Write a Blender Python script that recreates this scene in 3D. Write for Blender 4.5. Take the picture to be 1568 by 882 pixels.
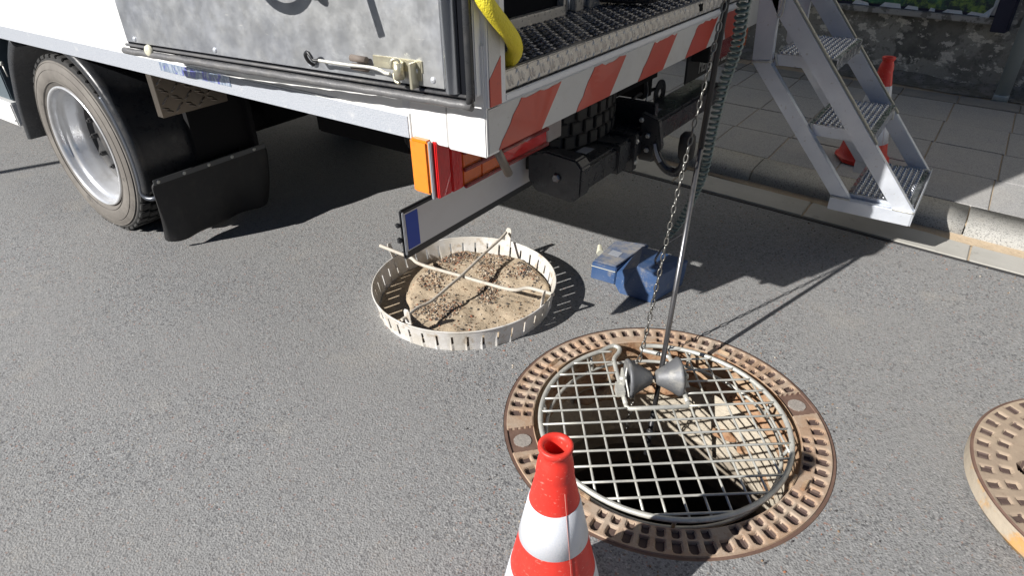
import bpy, bmesh, math, random
from mathutils import Vector, Matrix, noise
R = math.radians
PI = math.pi
random.seed(7)
SC = bpy.context.scene
COL = SC.collection
for o in list(bpy.data.objects): bpy.data.objects.remove(o)

# ------------------------------------------------------------------ camera, sky, sun, exposure
CAMR = [[0.814961, 0.579297, -0.015933], [-0.295438, 0.438965, 0.848544], [-0.498553, 0.686823, -0.528885]]
cd = bpy.data.cameras.new('camera'); cam = bpy.data.objects.new('camera', cd); COL.objects.link(cam)
rr, uu, ff = [Vector(v).normalized() for v in CAMR]
mw = Matrix((( rr.x, uu.x, -ff.x, 0), (rr.y, uu.y, -ff.y, 0), (rr.z, uu.z, -ff.z, 1.4), (0, 0, 0, 1)))
cam.matrix_world = mw
cd.sensor_fit = 'HORIZONTAL'; cd.sensor_width = 36.0; cd.lens = 992.614 / 1568 * 36.0
cd.clip_start = 0.02; cd.clip_end = 500
SC.camera = cam
SUN_AZ, SUN_EL = 67.5, 31.8          # direction the light travels in plan, height of the sun
w = bpy.data.worlds.new('World'); SC.world = w; w.use_nodes = True
nt = w.node_tree; bg = nt.nodes['Background']
sky = nt.nodes.new('ShaderNodeTexSky'); sky.sky_type = 'NISHITA'; sky.sun_disc = False
sky.sun_elevation = R(SUN_EL)
sd = Vector((-math.cos(R(SUN_AZ)), -math.sin(R(SUN_AZ))))   # towards the sun
sky.sun_rotation = math.atan2(sd.x, sd.y)
sky.air_density = 0.6; sky.dust_density = 0.0; sky.ozone_density = 2.0
nt.links.new(sky.outputs[0], bg.inputs[0]); bg.inputs[1].default_value = 0.05
sl = bpy.data.lights.new('sun', 'SUN'); sl.energy = 5.0; sl.angle = R(0.53); sl.color = (1.0, 0.965, 0.915)
so = bpy.data.objects.new('sun', sl); COL.objects.link(so)
ldir = Vector((math.cos(R(SUN_AZ)) * math.cos(R(SUN_EL)), math.sin(R(SUN_AZ)) * math.cos(R(SUN_EL)), -math.sin(R(SUN_EL))))
so.rotation_euler = ldir.to_track_quat('-Z', 'Y').to_euler(); so.location = (-3, -6, 6)
SC.view_settings.view_transform = 'Standard'; SC.view_settings.look = 'None'
SC.view_settings.exposure = 0.56; SC.view_settings.gamma = 1.0
try: SC.view_settings.use_curve_mapping = False
except Exception: pass

# ------------------------------------------------------------------ materials
def ramp(nt, sock, lo, hi, clo=0.0, chi=1.0):
    m = nt.nodes.new('ShaderNodeMapRange'); m.inputs[1].default_value = lo; m.inputs[2].default_value = hi
    m.inputs[3].default_value = clo; m.inputs[4].default_value = chi
    nt.links.new(sock, m.inputs[0]); return m.outputs[0]
def mat(name, col, rough=0.6, metal=0.0, mixes=(), bump=(), rmix=None, coat=0.0, spec=0.5, rot=None):
    """mixes: (kind, scale, lo, hi, colour, amount[, stretch]); bump: (kind, scale, distance)"""
    m = bpy.data.materials.new(name); m.use_nodes = True; nt = m.node_tree
    b = nt.nodes['Principled BSDF']; b.inputs['Roughness'].default_value = rough; b.inputs['Metallic'].default_value = metal
    b.inputs['Coat Weight'].default_value = coat; b.inputs['Specular IOR Level'].default_value = spec
    tc = nt.nodes.new('ShaderNodeTexCoord')
    src = tc.outputs['Object']
    def tex(kind, scale, stretch=None):
        s = src
        if rot or stretch:
            mp = nt.nodes.new('ShaderNodeMapping'); nt.links.new(s, mp.inputs[0])
            if rot: mp.inputs['Rotation'].default_value = rot
            if stretch: mp.inputs['Scale'].default_value = stretch
            s = mp.outputs[0]
        if kind == 'vor' or kind == 'cell' or kind == 'edge':
            t = nt.nodes.new('ShaderNodeTexVoronoi'); t.inputs['Scale'].default_value = scale
            if kind == 'edge': t.feature = 'DISTANCE_TO_EDGE'
            nt.links.new(s, t.inputs['Vector'])
            if kind == 'cell':
                sp = nt.nodes.new('ShaderNodeSeparateColor'); nt.links.new(t.outputs['Color'], sp.inputs[0]); return sp.outputs[0]
            return t.outputs['Distance']
        if kind == 'cellg':
            t = nt.nodes.new('ShaderNodeTexVoronoi'); t.inputs['Scale'].default_value = scale
            nt.links.new(s, t.inputs['Vector'])
            sp = nt.nodes.new('ShaderNodeSeparateColor'); nt.links.new(t.outputs['Color'], sp.inputs[0]); return sp.outputs[1]
        if kind == 'wave':
            t = nt.nodes.new('ShaderNodeTexWave'); t.inputs['Scale'].default_value = scale; t.inputs['Distortion'].default_value = 0.0; t.bands_direction = 'Y'
            nt.links.new(s, t.inputs['Vector']); return t.outputs['Fac']
        t = nt.nodes.new('ShaderNodeTexNoise'); t.inputs['Scale'].default_value = scale
        t.inputs['Detail'].default_value = 2 if kind == 'soft' else 6
        t.inputs['Roughness'].default_value = 0.5 if kind == 'soft' else 0.65
        nt.links.new(s, t.inputs['Vector']); return t.outputs['Fac']
    cur = None
    for mx in mixes:
        kind, scale, lo, hi, c2, amt = mx[:6]; st = mx[6] if len(mx) > 6 else None
        f = ramp(nt, tex(kind, scale, st), lo, hi, 0, amt)
        x = nt.nodes.new('ShaderNodeMix'); x.data_type = 'RGBA'
        nt.links.new(f, x.inputs[0])
        if cur is None: x.inputs[6].default_value = (*col, 1)
        else: nt.links.new(cur, x.inputs[6])
        x.inputs[7].default_value = (*c2, 1); cur = x.outputs[2]
    if cur is None: b.inputs['Base Color'].default_value = (*col, 1)
    else: nt.links.new(cur, b.inputs['Base Color'])
    if rmix:
        kind, scale, lo, hi, r1, r2 = rmix[:6]
        nt.links.new(ramp(nt, tex(kind, scale, rmix[6] if len(rmix) > 6 else None), lo, hi, r1, r2), b.inputs['Roughness'])
    nrm = None
    for kind, scale, dist in bump:
        bp = nt.nodes.new('ShaderNodeBump'); bp.inputs['Distance'].default_value = dist; bp.inputs['Strength'].default_value = 1.0
        nt.links.new(tex(kind, scale), bp.inputs['Height'])
        if nrm: nt.links.new(nrm, bp.inputs['Normal'])
        nrm = bp.outputs[0]
    if nrm: nt.links.new(nrm, b.inputs['Normal'])
    return m

ASPH = mat('asphalt', (0.20, 0.202, 0.204), 0.85, mixes=[
    ('cell', 260, 0.0, 1.0, (0.29, 0.292, 0.292), 0.75), ('cellg', 230, 0.84, 0.90, (0.085, 0.085, 0.09), 0.75),
    ('cell', 215, 0.95, 0.965, (0.36, 0.36, 0.355), 0.8), ('cellg', 190, 0.978, 0.988, (0.28, 0.14, 0.10), 0.7), ('cell', 240, 0.978, 0.985, (0.31, 0.25, 0.18), 0.5),
    ('noise', 95, 0.62, 0.74, (0.09, 0.09, 0.095), 0.6),
    ('cell', 120, 0.90, 0.96, (0.34, 0.34, 0.335), 0.45), ('cellg', 140, 0.90, 0.95, (0.075, 0.075, 0.08), 0.65),
    ('noise', 1.6, 0.42, 0.68, (0.25, 0.243, 0.232), 0.4), ('noise', 2.9, 0.58, 0.74, (0.36, 0.33, 0.285), 0.42), ('noise', 0.8, 0.46, 0.62, (0.25, 0.25, 0.25), 0.35),
    ('noise', 7.0, 0.60, 0.72, (0.15, 0.15, 0.155), 0.30), ('noise', 11, 0.735, 0.76, (0.06, 0.06, 0.063), 0.6), ('noise', 26, 0.73, 0.78, (0.34, 0.29, 0.24), 0.35)],
    bump=[('vor', 190, 0.0016), ('noise', 60, 0.0018)])
GUT = mat('gutter_concrete', (0.42, 0.41, 0.38), 0.85, mixes=[('noise', 5, 0.4, 0.65, (0.34, 0.33, 0.30), 0.6), ('cell', 400, 0, 1, (0.40, 0.39, 0.36), 0.35),
    ('noise', 14, 0.62, 0.7, (0.17, 0.16, 0.15), 0.5)], bump=[('noise', 150, 0.0008)])
SANDM = mat('sand', (0.42, 0.33, 0.23), 0.95, mixes=[('noise', 30, 0.4, 0.65, (0.50, 0.40, 0.28), 0.7), ('cell', 500, 0.8, 1, (0.22, 0.17, 0.12), 0.5)], bump=[('noise', 60, 0.004)])
KERB = mat('kerb_granite', (0.33, 0.325, 0.305), 0.8, mixes=[('cell', 330, 0.5, 1, (0.47, 0.455, 0.42), 0.6), ('cellg', 260, 0.75, 0.9, (0.09, 0.09, 0.09), 0.7),
    ('noise', 6, 0.5, 0.7, (0.36, 0.33, 0.28), 0.5)], bump=[('noise', 160, 0.001)])
SLAB = mat('paving_slab', (0.30, 0.30, 0.30), 0.85, mixes=[('cell', 360, 0.4, 1, (0.54, 0.53, 0.51), 0.55), ('cellg', 300, 0.7, 0.9, (0.12, 0.12, 0.125), 0.55),
    ('noise', 2.5, 0.45, 0.7, (0.40, 0.375, 0.34), 0.5), ('noise', 12, 0.64, 0.7, (0.40, 0.38, 0.34), 0.35)], bump=[('noise', 170, 0.0009)])
STRIP = mat('paving_strip_stone', (0.23, 0.225, 0.21), 0.85, mixes=[('noise', 9, 0.4, 0.65, (0.31, 0.29, 0.26), 0.7), ('noise', 40, 0.6, 0.7, (0.12, 0.115, 0.10), 0.5)], bump=[('noise', 80, 0.002)])
SEAM = mat('tar_seam', (0.035, 0.035, 0.037), 0.7, bump=[('noise', 90, 0.002)])
WALL = mat('stained_plaster', (0.34, 0.33, 0.295), 0.9, mixes=[
    ('noise', 2.6, 0.50, 0.535, (0.08, 0.08, 0.072), 0.85), ('noise', 1.3, 0.44, 0.5, (0.27, 0.26, 0.235), 0.6),
    ('noise', 9.0, 0.555, 0.575, (0.72, 0.69, 0.62), 0.85, (1, 1, 1.5)), ('noise', 26, 0.58, 0.62, (0.12, 0.118, 0.105), 0.6),
    ('noise', 60, 0.5, 0.7, (0.15, 0.145, 0.125), 0.4)], bump=[('noise', 9, 0.008), ('noise', 60, 0.003)])
IRON_T = mat('cast_iron_dusty', (0.36, 0.245, 0.165), 0.8, mixes=[('noise', 7, 0.42, 0.6, (0.40, 0.33, 0.26), 0.8), ('noise', 30, 0.55, 0.68, (0.25, 0.145, 0.09), 0.6),
    ('noise', 12, 0.66, 0.76, (0.17, 0.085, 0.05), 0.6), ('cell', 300, 0.75, 1, (0.5, 0.42, 0.34), 0.3)], bump=[('noise', 120, 0.0008)])
IRON_D = mat('cast_iron_recess', (0.085, 0.055, 0.047), 0.75, mixes=[('noise', 40, 0.5, 0.65, (0.13, 0.09, 0.07), 0.6)], bump=[('noise', 200, 0.001)])
IRON_R = mat('cast_iron_rim', (0.13, 0.077, 0.058), 0.7, mixes=[('noise', 14, 0.45, 0.65, (0.19, 0.12, 0.09), 0.7), ('noise', 60, 0.6, 0.7, (0.07, 0.045, 0.035), 0.6)], bump=[('noise', 130, 0.0008)])
IRON_C = mat('concrete_plug', (0.33, 0.30, 0.27), 0.85, mixes=[('cell', 260, 0, 1, (0.20, 0.18, 0.165), 0.7)], bump=[('noise', 150, 0.001)])
RUST = mat('orange_rust', (0.30, 0.165, 0.09), 0.9, mixes=[('noise', 14, 0.40, 0.58, (0.40, 0.30, 0.20), 0.9), ('noise', 40, 0.55, 0.65, (0.16, 0.07, 0.035), 0.7)], bump=[('noise', 50, 0.005)])
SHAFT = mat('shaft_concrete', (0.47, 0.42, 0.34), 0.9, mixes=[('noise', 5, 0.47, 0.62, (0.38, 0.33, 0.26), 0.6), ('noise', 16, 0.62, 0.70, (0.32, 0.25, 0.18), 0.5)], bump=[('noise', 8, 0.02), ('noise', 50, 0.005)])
GALV = mat('galvanised_steel', (0.50, 0.50, 0.47), 0.45, 0.4, mixes=[('noise', 30, 0.45, 0.65, (0.68, 0.67, 0.60), 0.7), ('noise', 90, 0.6, 0.7, (0.35, 0.33, 0.28), 0.5)], bump=[('noise', 120, 0.0006)])
ROLL = mat('cast_aluminium_roller', (0.15, 0.155, 0.165), 0.55, 0.3, mixes=[('noise', 25, 0.5, 0.68, (0.33, 0.32, 0.29), 0.6), ('noise', 90, 0.6, 0.7, (0.10, 0.10, 0.10), 0.5)], bump=[('noise', 140, 0.0005)])
STEEL = mat('bare_steel', (0.20, 0.20, 0.21), 0.35, 0.85, mixes=[('noise', 50, 0.5, 0.7, (0.12, 0.115, 0.11), 0.6)])
CHAINM = mat('chain_steel', (0.22, 0.22, 0.21), 0.35, 0.85, mixes=[('noise', 60, 0.5, 0.7, (0.22, 0.19, 0.15), 0.6)])
BLACK = mat('black_coating', (0.018, 0.019, 0.022), 0.42)
BLKR = mat('black_rubber', (0.02, 0.02, 0.021), 0.65, mixes=[('noise', 20, 0.5, 0.7, (0.035, 0.033, 0.03), 0.6)], bump=[('noise', 90, 0.0008)])
BLKP = mat('black_plastic_arch', (0.028, 0.030, 0.034), 0.33, mixes=[('noise', 9, 0.5, 0.7, (0.055, 0.052, 0.048), 0.5)], rmix=('noise', 30, 0.4, 0.7, 0.25, 0.5))
DARK = mat('dark_underbody', (0.010, 0.010, 0.011), 0.9, spec=0.15)
TYREW = mat('tyre_sidewall', (0.14, 0.128, 0.115), 0.75, mixes=[('noise', 7, 0.42, 0.62, (0.20, 0.185, 0.165), 0.8), ('noise', 18, 0.6, 0.7, (0.06, 0.057, 0.053), 0.7)], bump=[('noise', 60, 0.001)])
TREAD = mat('tyre_tread', (0.03, 0.03, 0.03), 0.8, mixes=[('noise', 25, 0.5, 0.7, (0.06, 0.056, 0.05), 0.6)])
RIMM = mat('rim_silver_paint', (0.72, 0.73, 0.75), 0.25, 0.5, mixes=[('noise', 8, 0.52, 0.7, (0.42, 0.40, 0.37), 0.5)], coat=0.2)
RIMD = mat('wheel_hub_dusty', (0.05, 0.05, 0.052), 0.6, 0.1, mixes=[('noise', 14, 0.5, 0.65, (0.12, 0.11, 0.10), 0.6)])
WHITE = mat('white_paint', (0.80, 0.80, 0.79), 0.3, mixes=[('noise', 3, 0.55, 0.75, (0.74, 0.73, 0.70), 0.5)], coat=0.3)
FROST = mat('white_frame_paint', (0.72, 0.73, 0.75), 0.35, mixes=[('noise', 40, 0.62, 0.7, (0.5, 0.49, 0.46), 0.4)])
ALU = mat('scratched_aluminium', (0.50, 0.52, 0.56), 0.40, 0.75, mixes=[('noise', 3.0, 0.40, 0.62, (0.60, 0.61, 0.61), 0.8), ('noise', 2.2, 0.52, 0.72, (0.40, 0.43, 0.49), 0.6),
    ('noise', 24, 0.50, 0.75, (0.68, 0.68, 0.67), 0.35), ('noise', 70, 0.66, 0.70, (0.80, 0.80, 0.78), 0.6, (0.25, 1, 1.2)), ('noise', 90, 0.67, 0.70, (0.78, 0.78, 0.76), 0.6, (1.2, 1, 0.22)),
    ('noise', 60, 0.70, 0.73, (0.30, 0.30, 0.31), 0.5)], rmix=('noise', 18, 0.35, 0.7, 0.30, 0.5), bump=[('noise', 9, 0.0006), ('noise', 120, 0.0001)])
TRD = mat('tread_aluminium', (0.48, 0.50, 0.54), 0.26, 0.85, mixes=[('noise', 14, 0.45, 0.65, (0.34, 0.35, 0.38), 0.7)], rmix=('noise', 30, 0.4, 0.7, 0.16, 0.4))
ALUS = mat('step_aluminium', (0.64, 0.68, 0.75), 0.36, 0.5, mixes=[('noise', 4, 0.45, 0.65, (0.74, 0.77, 0.82), 0.7), ('noise', 60, 0.63, 0.68, (0.40, 0.38, 0.36), 0.5),
    ('noise', 12, 0.64, 0.76, (0.50, 0.48, 0.45), 0.6)], rmix=('noise', 20, 0.35, 0.7, 0.3, 0.5), bump=[('noise', 12, 0.001)])
ALUB = mat('warm_aluminium_plate', (0.58, 0.555, 0.52), 0.28, 0.5, mixes=[('noise', 14, 0.45, 0.65, (0.52, 0.49, 0.45), 0.7), ('noise', 80, 0.66, 0.72, (0.36, 0.33, 0.30), 0.4)], rmix=('noise', 50, 0.4, 0.7, 0.25, 0.5))
ALUF = mat('worn_floor_plate', (0.19, 0.195, 0.215), 0.27, 0.8, mixes=[('noise', 9, 0.45, 0.62, (0.29, 0.27, 0.255), 0.7), ('noise', 60, 0.6, 0.7, (0.09, 0.09, 0.10), 0.6)], rmix=('noise', 40, 0.4, 0.7, 0.18, 0.42), bump=[('noise', 70, 0.0006)])
CHEQ = mat('brown_chequer_plate', (0.20, 0.175, 0.145), 0.32, 0.85, mixes=[('noise', 18, 0.5, 0.7, (0.24, 0.20, 0.16), 0.6)])
RED = mat('red_reflective_film', (0.50, 0.052, 0.022), 0.32, mixes=[('noise', 7, 0.45, 0.65, (0.42, 0.05, 0.025), 0.7), ('noise', 45, 0.65, 0.72, (0.25, 0.04, 0.03), 0.5), ('noise', 120, 0.69, 0.72, (0.65, 0.50, 0.45), 0.7)], coat=0.2)
SILV = mat('white_reflective_film', (0.56, 0.56, 0.55), 0.38, mixes=[('noise', 10, 0.45, 0.65, (0.50, 0.49, 0.47), 0.7), ('noise', 60, 0.65, 0.72, (0.30, 0.27, 0.23), 0.6)], bump=[('vor', 420, 0.0004)])
TAPE = mat('silver_contour_tape', (0.34, 0.37, 0.42), 0.35, mixes=[('vor', 230, 0.25, 0.55, (0.44, 0.46, 0.50), 0.8, (1, 1, 1.6)), ('noise', 18, 0.62, 0.72, (0.62, 0.62, 0.62), 0.5)], bump=[('vor', 230, 0.0008)])
HOLO = mat('prismatic_tape', (0.27, 0.34, 0.46), 0.25, 0.4, mixes=[('cell', 130, 0.5, 0.7, (0.55, 0.62, 0.72), 0.8, (1, 1, 0.5)), ('cellg', 90, 0.7, 0.75, (0.15, 0.16, 0.55), 0.8, (1, 1, 0.5))])
def clear_mat(name, col, rough=0.12):
    return mat(name, col, rough, coat=0.8, mixes=[('noise', 30, 0.5, 0.75, tuple(c * 0.7 for c in col), 0.5)], bump=[('wave', 62, 0.0022)])
AMBER = clear_mat('amber_lens', (0.85, 0.24, 0.015)); LRED = clear_mat('red_lens', (0.78, 0.020, 0.022)); LORG = clear_mat('orange_lens', (0.82, 0.15, 0.012))
LWHT = clear_mat('clear_lens', (0.50, 0.45, 0.43)); LDRK = clear_mat('dark_red_lens', (0.30, 0.015, 0.014))
GREY = mat('grey_plastic', (0.24, 0.25, 0.27), 0.45); 
PLATE = mat('plate_white', (0.60, 0.60, 0.60), 0.35, mixes=[('noise', 9, 0.5, 0.7, (0.54, 0.53, 0.51), 0.5)]); PBLUE = mat('plate_blue', (0.015, 0.055, 0.36), 0.4)
ORANGE = mat('cone_red_plastic', (0.68, 0.034, 0.022), 0.45, mixes=[('noise', 8, 0.45, 0.65, (0.60, 0.05, 0.032), 0.7), ('noise', 90, 0.61, 0.66, (0.80, 0.30, 0.24), 0.6, (1, 1, 2.4)), ('noise', 14, 0.60, 0.72, (0.40, 0.06, 0.04), 0.6), ('noise', 200, 0.66, 0.70, (0.30, 0.10, 0.08), 0.5)], bump=[('noise', 60, 0.0006)])
SEAMM = mat('scuffed_seam', (0.50, 0.22, 0.18), 0.6)
BAND = mat('cone_white_sheeting', (0.74, 0.74, 0.76), 0.4, mixes=[('edge', 210, 0.0, 0.06, (0.62, 0.66, 0.74), 0.7), ('noise', 30, 0.60, 0.70, (0.52, 0.48, 0.43), 0.5), ('noise', 9, 0.5, 0.7, (0.64, 0.63, 0.62), 0.6)], bump=[('edge', 210, 0.0003)])
YELL = mat('yellow_hose', (0.78, 0.66, 0.04), 0.5, mixes=[('noise', 12, 0.5, 0.7, (0.62, 0.54, 0.06), 0.5)], bump=[('vor', 260, 0.0016)])
COIL = mat('coil_cable_green', (0.12, 0.17, 0.16), 0.35, coat=0.3)
TRAPM = mat('limy_zinc_sheet', (0.52, 0.49, 0.44), 0.75, mixes=[('noise', 9, 0.45, 0.6, (0.64, 0.63, 0.62), 0.85), ('noise', 22, 0.55, 0.66, (0.33, 0.26, 0.18), 0.75), ('noise', 70, 0.62, 0.7, (0.25, 0.20, 0.15), 0.5)], bump=[('noise', 50, 0.0012)])
ROD = mat('limy_rod', (0.50, 0.46, 0.40), 0.7, mixes=[('noise', 30, 0.5, 0.65, (0.38, 0.31, 0.24), 0.7)], bump=[('noise', 80, 0.001)])
MUD = mat('drying_mud', (0.42, 0.335, 0.235), 0.95, mixes=[('noise', 11, 0.45, 0.62, (0.50, 0.41, 0.30), 0.8), ('noise', 60, 0.6, 0.68, (0.24, 0.18, 0.12), 0.6)], bump=[('noise', 40, 0.003), ('noise', 160, 0.0015)])
PEBS = [mat('pebble_' + n, c, 0.85) for n, c in (('brown', (0.25, 0.17, 0.11)), ('dark', (0.05, 0.045, 0.045)), ('pale', (0.48, 0.42, 0.34)), ('reddish', (0.33, 0.14, 0.08)))]
BLUE = mat('dusty_blue_paint', (0.032, 0.075, 0.18), 0.5, mixes=[('noise', 10, 0.42, 0.62, (0.065, 0.105, 0.20), 0.8), ('noise', 22, 0.56, 0.68, (0.26, 0.24, 0.21), 0.5), ('noise', 80, 0.66, 0.7, (0.5, 0.5, 0.5), 0.6)], bump=[('noise', 60, 0.0008)])
BLUET = mat('dusty_blue_lid', (0.10, 0.13, 0.20), 0.6, mixes=[('noise', 18, 0.42, 0.6, (0.29, 0.27, 0.24), 0.75), ('noise', 60, 0.6, 0.68, (0.07, 0.10, 0.25), 0.6)], bump=[('noise', 60, 0.0008)])
CREAM = mat('cream_plastic', (0.62, 0.60, 0.48), 0.5); CRSTR = mat('cream_edge_strip', (0.45, 0.43, 0.35), 0.55, mixes=[('noise', 9, 0.5, 0.7, (0.36, 0.34, 0.27), 0.6)])
ZINC = mat('yellow_zinc', (0.60, 0.57, 0.44), 0.35, 0.7, mixes=[('noise', 40, 0.5, 0.7, (0.45, 0.40, 0.30), 0.6)])
BROWN = mat('brown_rubber', (0.16, 0.13, 0.11), 0.7); SEALM = mat('grey_rubber_seal', (0.12, 0.12, 0.125), 0.45, mixes=[('noise', 22, 0.45, 0.65, (0.17, 0.165, 0.16), 0.7)], bump=[('noise', 18, 0.004)])
CHROME = mat('polished_profile', (0.55, 0.57, 0.60), 0.16, 0.95)
NAVY = mat('navy_frame', (0.012, 0.016, 0.045), 0.5); PIPE = mat('grey_downpipe', (0.36, 0.41, 0.42), 0.45, 0.1, mixes=[('noise', 9, 0.5, 0.7, (0.44, 0.47, 0.47), 0.6)])
POST = mat('poster_print', (0.012, 0.035, 0.05), 0.3, mixes=[('noise', 3.2, 0.48, 0.56, (0.05, 0.20, 0.10), 0.9), ('noise', 11, 0.52, 0.62, (0.20, 0.34, 0.07), 0.8), ('noise', 40, 0.52, 0.65, (0.02, 0.09, 0.05), 0.8), ('noise', 2.3, 0.60, 0.66, (0.10, 0.30, 0.55), 0.8)])
PAPER = mat('torn_paper', (0.60, 0.63, 0.66), 0.7, mixes=[('noise', 20, 0.5, 0.6, (0.30, 0.45, 0.62), 0.6)]); LEDGE = mat('ledge_mortar', (0.36, 0.35, 0.33), 0.9, mixes=[('noise', 13, 0.5, 0.54, (0.13, 0.125, 0.11), 0.85)], bump=[('noise', 30, 0.006)])
TROU = mat('work_trousers', (0.04, 0.045, 0.06), 0.9, bump=[('noise', 30, 0.004)]); SHOE = mat('dusty_work_shoe', (0.12, 0.105, 0.10), 0.8, mixes=[('noise', 30, 0.45, 0.6, (0.06, 0.052, 0.05), 0.8)], bump=[('noise', 50, 0.003)])
SKIN = mat('skin', (0.55, 0.33, 0.24), 0.5); JACK = mat('work_jacket', (0.55, 0.16, 0.02), 0.8); LABEL = mat('worn_grey_sticker', (0.28, 0.30, 0.34), 0.5)
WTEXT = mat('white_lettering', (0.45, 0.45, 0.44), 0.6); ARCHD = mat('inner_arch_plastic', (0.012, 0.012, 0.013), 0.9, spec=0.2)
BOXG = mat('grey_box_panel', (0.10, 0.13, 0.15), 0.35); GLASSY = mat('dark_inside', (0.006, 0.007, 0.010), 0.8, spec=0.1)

# ------------------------------------------------------------------ mesh helpers
class MB:
    def __init__(s): s.bm = bmesh.new(); s.mi = 0
    def face(s, vs, mi=None):
        try: f = s.bm.faces.new(vs)
        except ValueError: return None
        f.material_index = s.mi if mi is None else mi; return f
    def quadpts(s, pts, mi=None):
        return s.face([s.bm.verts.new(p) for p in pts], mi)
    def box(s, lo, hi, mtx=None, bev=0.0):
        lo = Vector(lo); hi = Vector(hi); c = (lo + hi) / 2; d = hi - lo
        m = Matrix.Translation(c) @ Matrix.Diagonal((d.x, d.y, d.z, 1))
        if mtx is not None: m = mtx @ m
        r = bmesh.ops.create_cube(s.bm, size=1, matrix=m)
        vs = r['verts']; fs = set(f for v in vs for f in v.link_faces)
        for f in fs: f.material_index = s.mi
        if bev > 0:
            es = list(set(e for v in vs for e in v.link_edges))
            b = bmesh.ops.bevel(s.bm, geom=es, offset=bev, segments=2, affect='EDGES', clamp_overlap=True)
            for f in b['faces']: f.material_index = s.mi
        return s
    def beam(s, a, b, wd, th, up=(0, 0, 1), bev=0.0):
        a = Vector(a); b = Vector(b); d = b - a; L = d.length; x = d.normalized(); u = Vector(up)
        y = u.cross(x).normalized(); z = x.cross(y)
        m = Matrix(((x.x, y.x, z.x, a.x), (x.y, y.y, z.y, a.y), (x.z, y.z, z.z, a.z), (0, 0, 0, 1)))
        return s.box((0, -wd / 2, -th / 2), (L, wd / 2, th / 2), m, bev)
    def tube(s, pts, r, seg=12, closed=False, caps=True, rf=None, smooth=True):
        pts = [Vector(p) for p in pts]; n = len(pts); rings = []; prev = None
        for i, p in enumerate(pts):
            if closed: t = (pts[(i + 1) % n] - pts[i - 1])
            else: t = pts[min(i + 1, n - 1)] - pts[max(i - 1, 0)]
            if t.length < 1e-9: t = Vector((0, 0, 1))
            t.normalize()
            if prev is None:
                a = Vector((0, 0, 1)) if abs(t.z) < 0.9 else Vector((1, 0, 0)); u = t.cross(a).normalized()
            else:
                u = (prev - t * prev.dot(t))
                u = u.normalized() if u.length > 1e-6 else t.orthogonal().normalized()
            prev = u; v = t.cross(u); rad = r if rf is None else r * rf(i / max(1, n - 1))
            rings.append([s.bm.verts.new(p + (u * math.cos(2 * PI * k / seg) + v * math.sin(2 * PI * k / seg)) * rad) for k in range(seg)])
        m = n if closed else n - 1
        for i in range(m):
            A = rings[i]; B = rings[(i + 1) % n]
            off = 0
            if closed and i == n - 1:
                off = min(range(seg), key=lambda o: (A[0].co - B[o].co).length)
            for k in range(seg):
                f = s.face([A[k], A[(k + 1) % seg], B[(k + 1 + off) % seg], B[(k + off) % seg]])
                if f and smooth: f.smooth = True
        if caps and not closed:
            s.face(rings[0][::-1]); s.face(rings[-1])
        return s
    def lathe(s, prof, mtx=None, seg=64, smooth=True, mis=None, a0=0, a1=2 * PI):
        """prof: (radius, height) along local Z"""
        full = abs(a1 - a0 - 2 * PI) < 1e-6; n = seg if full else seg + 1; rows = []
        for r, h in prof:
            row = []
            for k in range(n):
                a = a0 + (a1 - a0) * k / seg; p = Vector((r * math.cos(a), r * math.sin(a), h))
                if mtx is not None: p = mtx @ p
                row.append(s.bm.verts.new(p))
            rows.append(row)
        for i in range(len(prof) - 1):
            for k in range(seg):
                f = s.face([rows[i][k], rows[i][(k + 1) % n], rows[i + 1][(k + 1) % n], rows[i + 1][k]], None if mis is None else mis[i])
                if f: f.smooth = smooth
        return s
    def prism(s, poly, vec, bev=0.0):
        """poly: 3-D points in a plane, extruded by vec"""
        vec = Vector(vec); A = [s.bm.verts.new(Vector(p)) for p in poly]; B = [s.bm.verts.new(Vector(p) + vec) for p in poly]
        n = len(poly); fs = [s.face(A), s.face(B[::-1])]
        for i in range(n): fs.append(s.face([A[i], B[i], B[(i + 1) % n], A[(i + 1) % n]]))
        if bev > 0:
            es = list(set(e for v in A + B for e in v.link_edges))
            b = bmesh.ops.bevel(s.bm, geom=es, offset=bev, segments=2, affect='EDGES', clamp_overlap=True)
            for f in b['faces']: f.material_index = s.mi
        return s
    def dome(s, c, ax, lx, ly, h, nrm=(0, 0, 1)):
        """small raised lozenge, as on chequer plate"""
        c = Vector(c); n = Vector(nrm).normalized(); x = Vector(ax).normalized(); y = n.cross(x)
        ring = []; top = []
        for k in range(8):
            a = 2 * PI * k / 8
            ring.append(s.bm.verts.new(c + x * math.cos(a) * lx + y * math.sin(a) * ly - n * 0.0005))
            top.append(s.bm.verts.new(c + x * math.cos(a) * lx * 0.6 + y * math.sin(a) * ly * 0.45 + n * h))
        for k in range(8):
            f = s.face([ring[k], ring[(k + 1) % 8], top[(k + 1) % 8], top[k]]); f.smooth = True
        f = s.face(top); f.smooth = True
        return s
    def build(s, name, mats, parent=None, label=None, recalc=True, smooth_angle=None):
        if recalc: bmesh.ops.recalc_face_normals(s.bm, faces=s.bm.faces)
        me = bpy.data.meshes.new(name); s.bm.to_mesh(me); s.bm.free()
        for m in (mats if isinstance(mats, (list, tuple)) else [mats]): me.materials.append(m)
        if smooth_angle:
            for p_ in me.polygons: p_.use_smooth = True
            try: me.set_sharp_from_angle(angle=R(smooth_angle))
            except Exception: pass
        o = bpy.data.objects.new(name, me); COL.objects.link(o)
        if parent: attach(o, parent)
        if label: o['label'] = label
        return o
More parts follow.
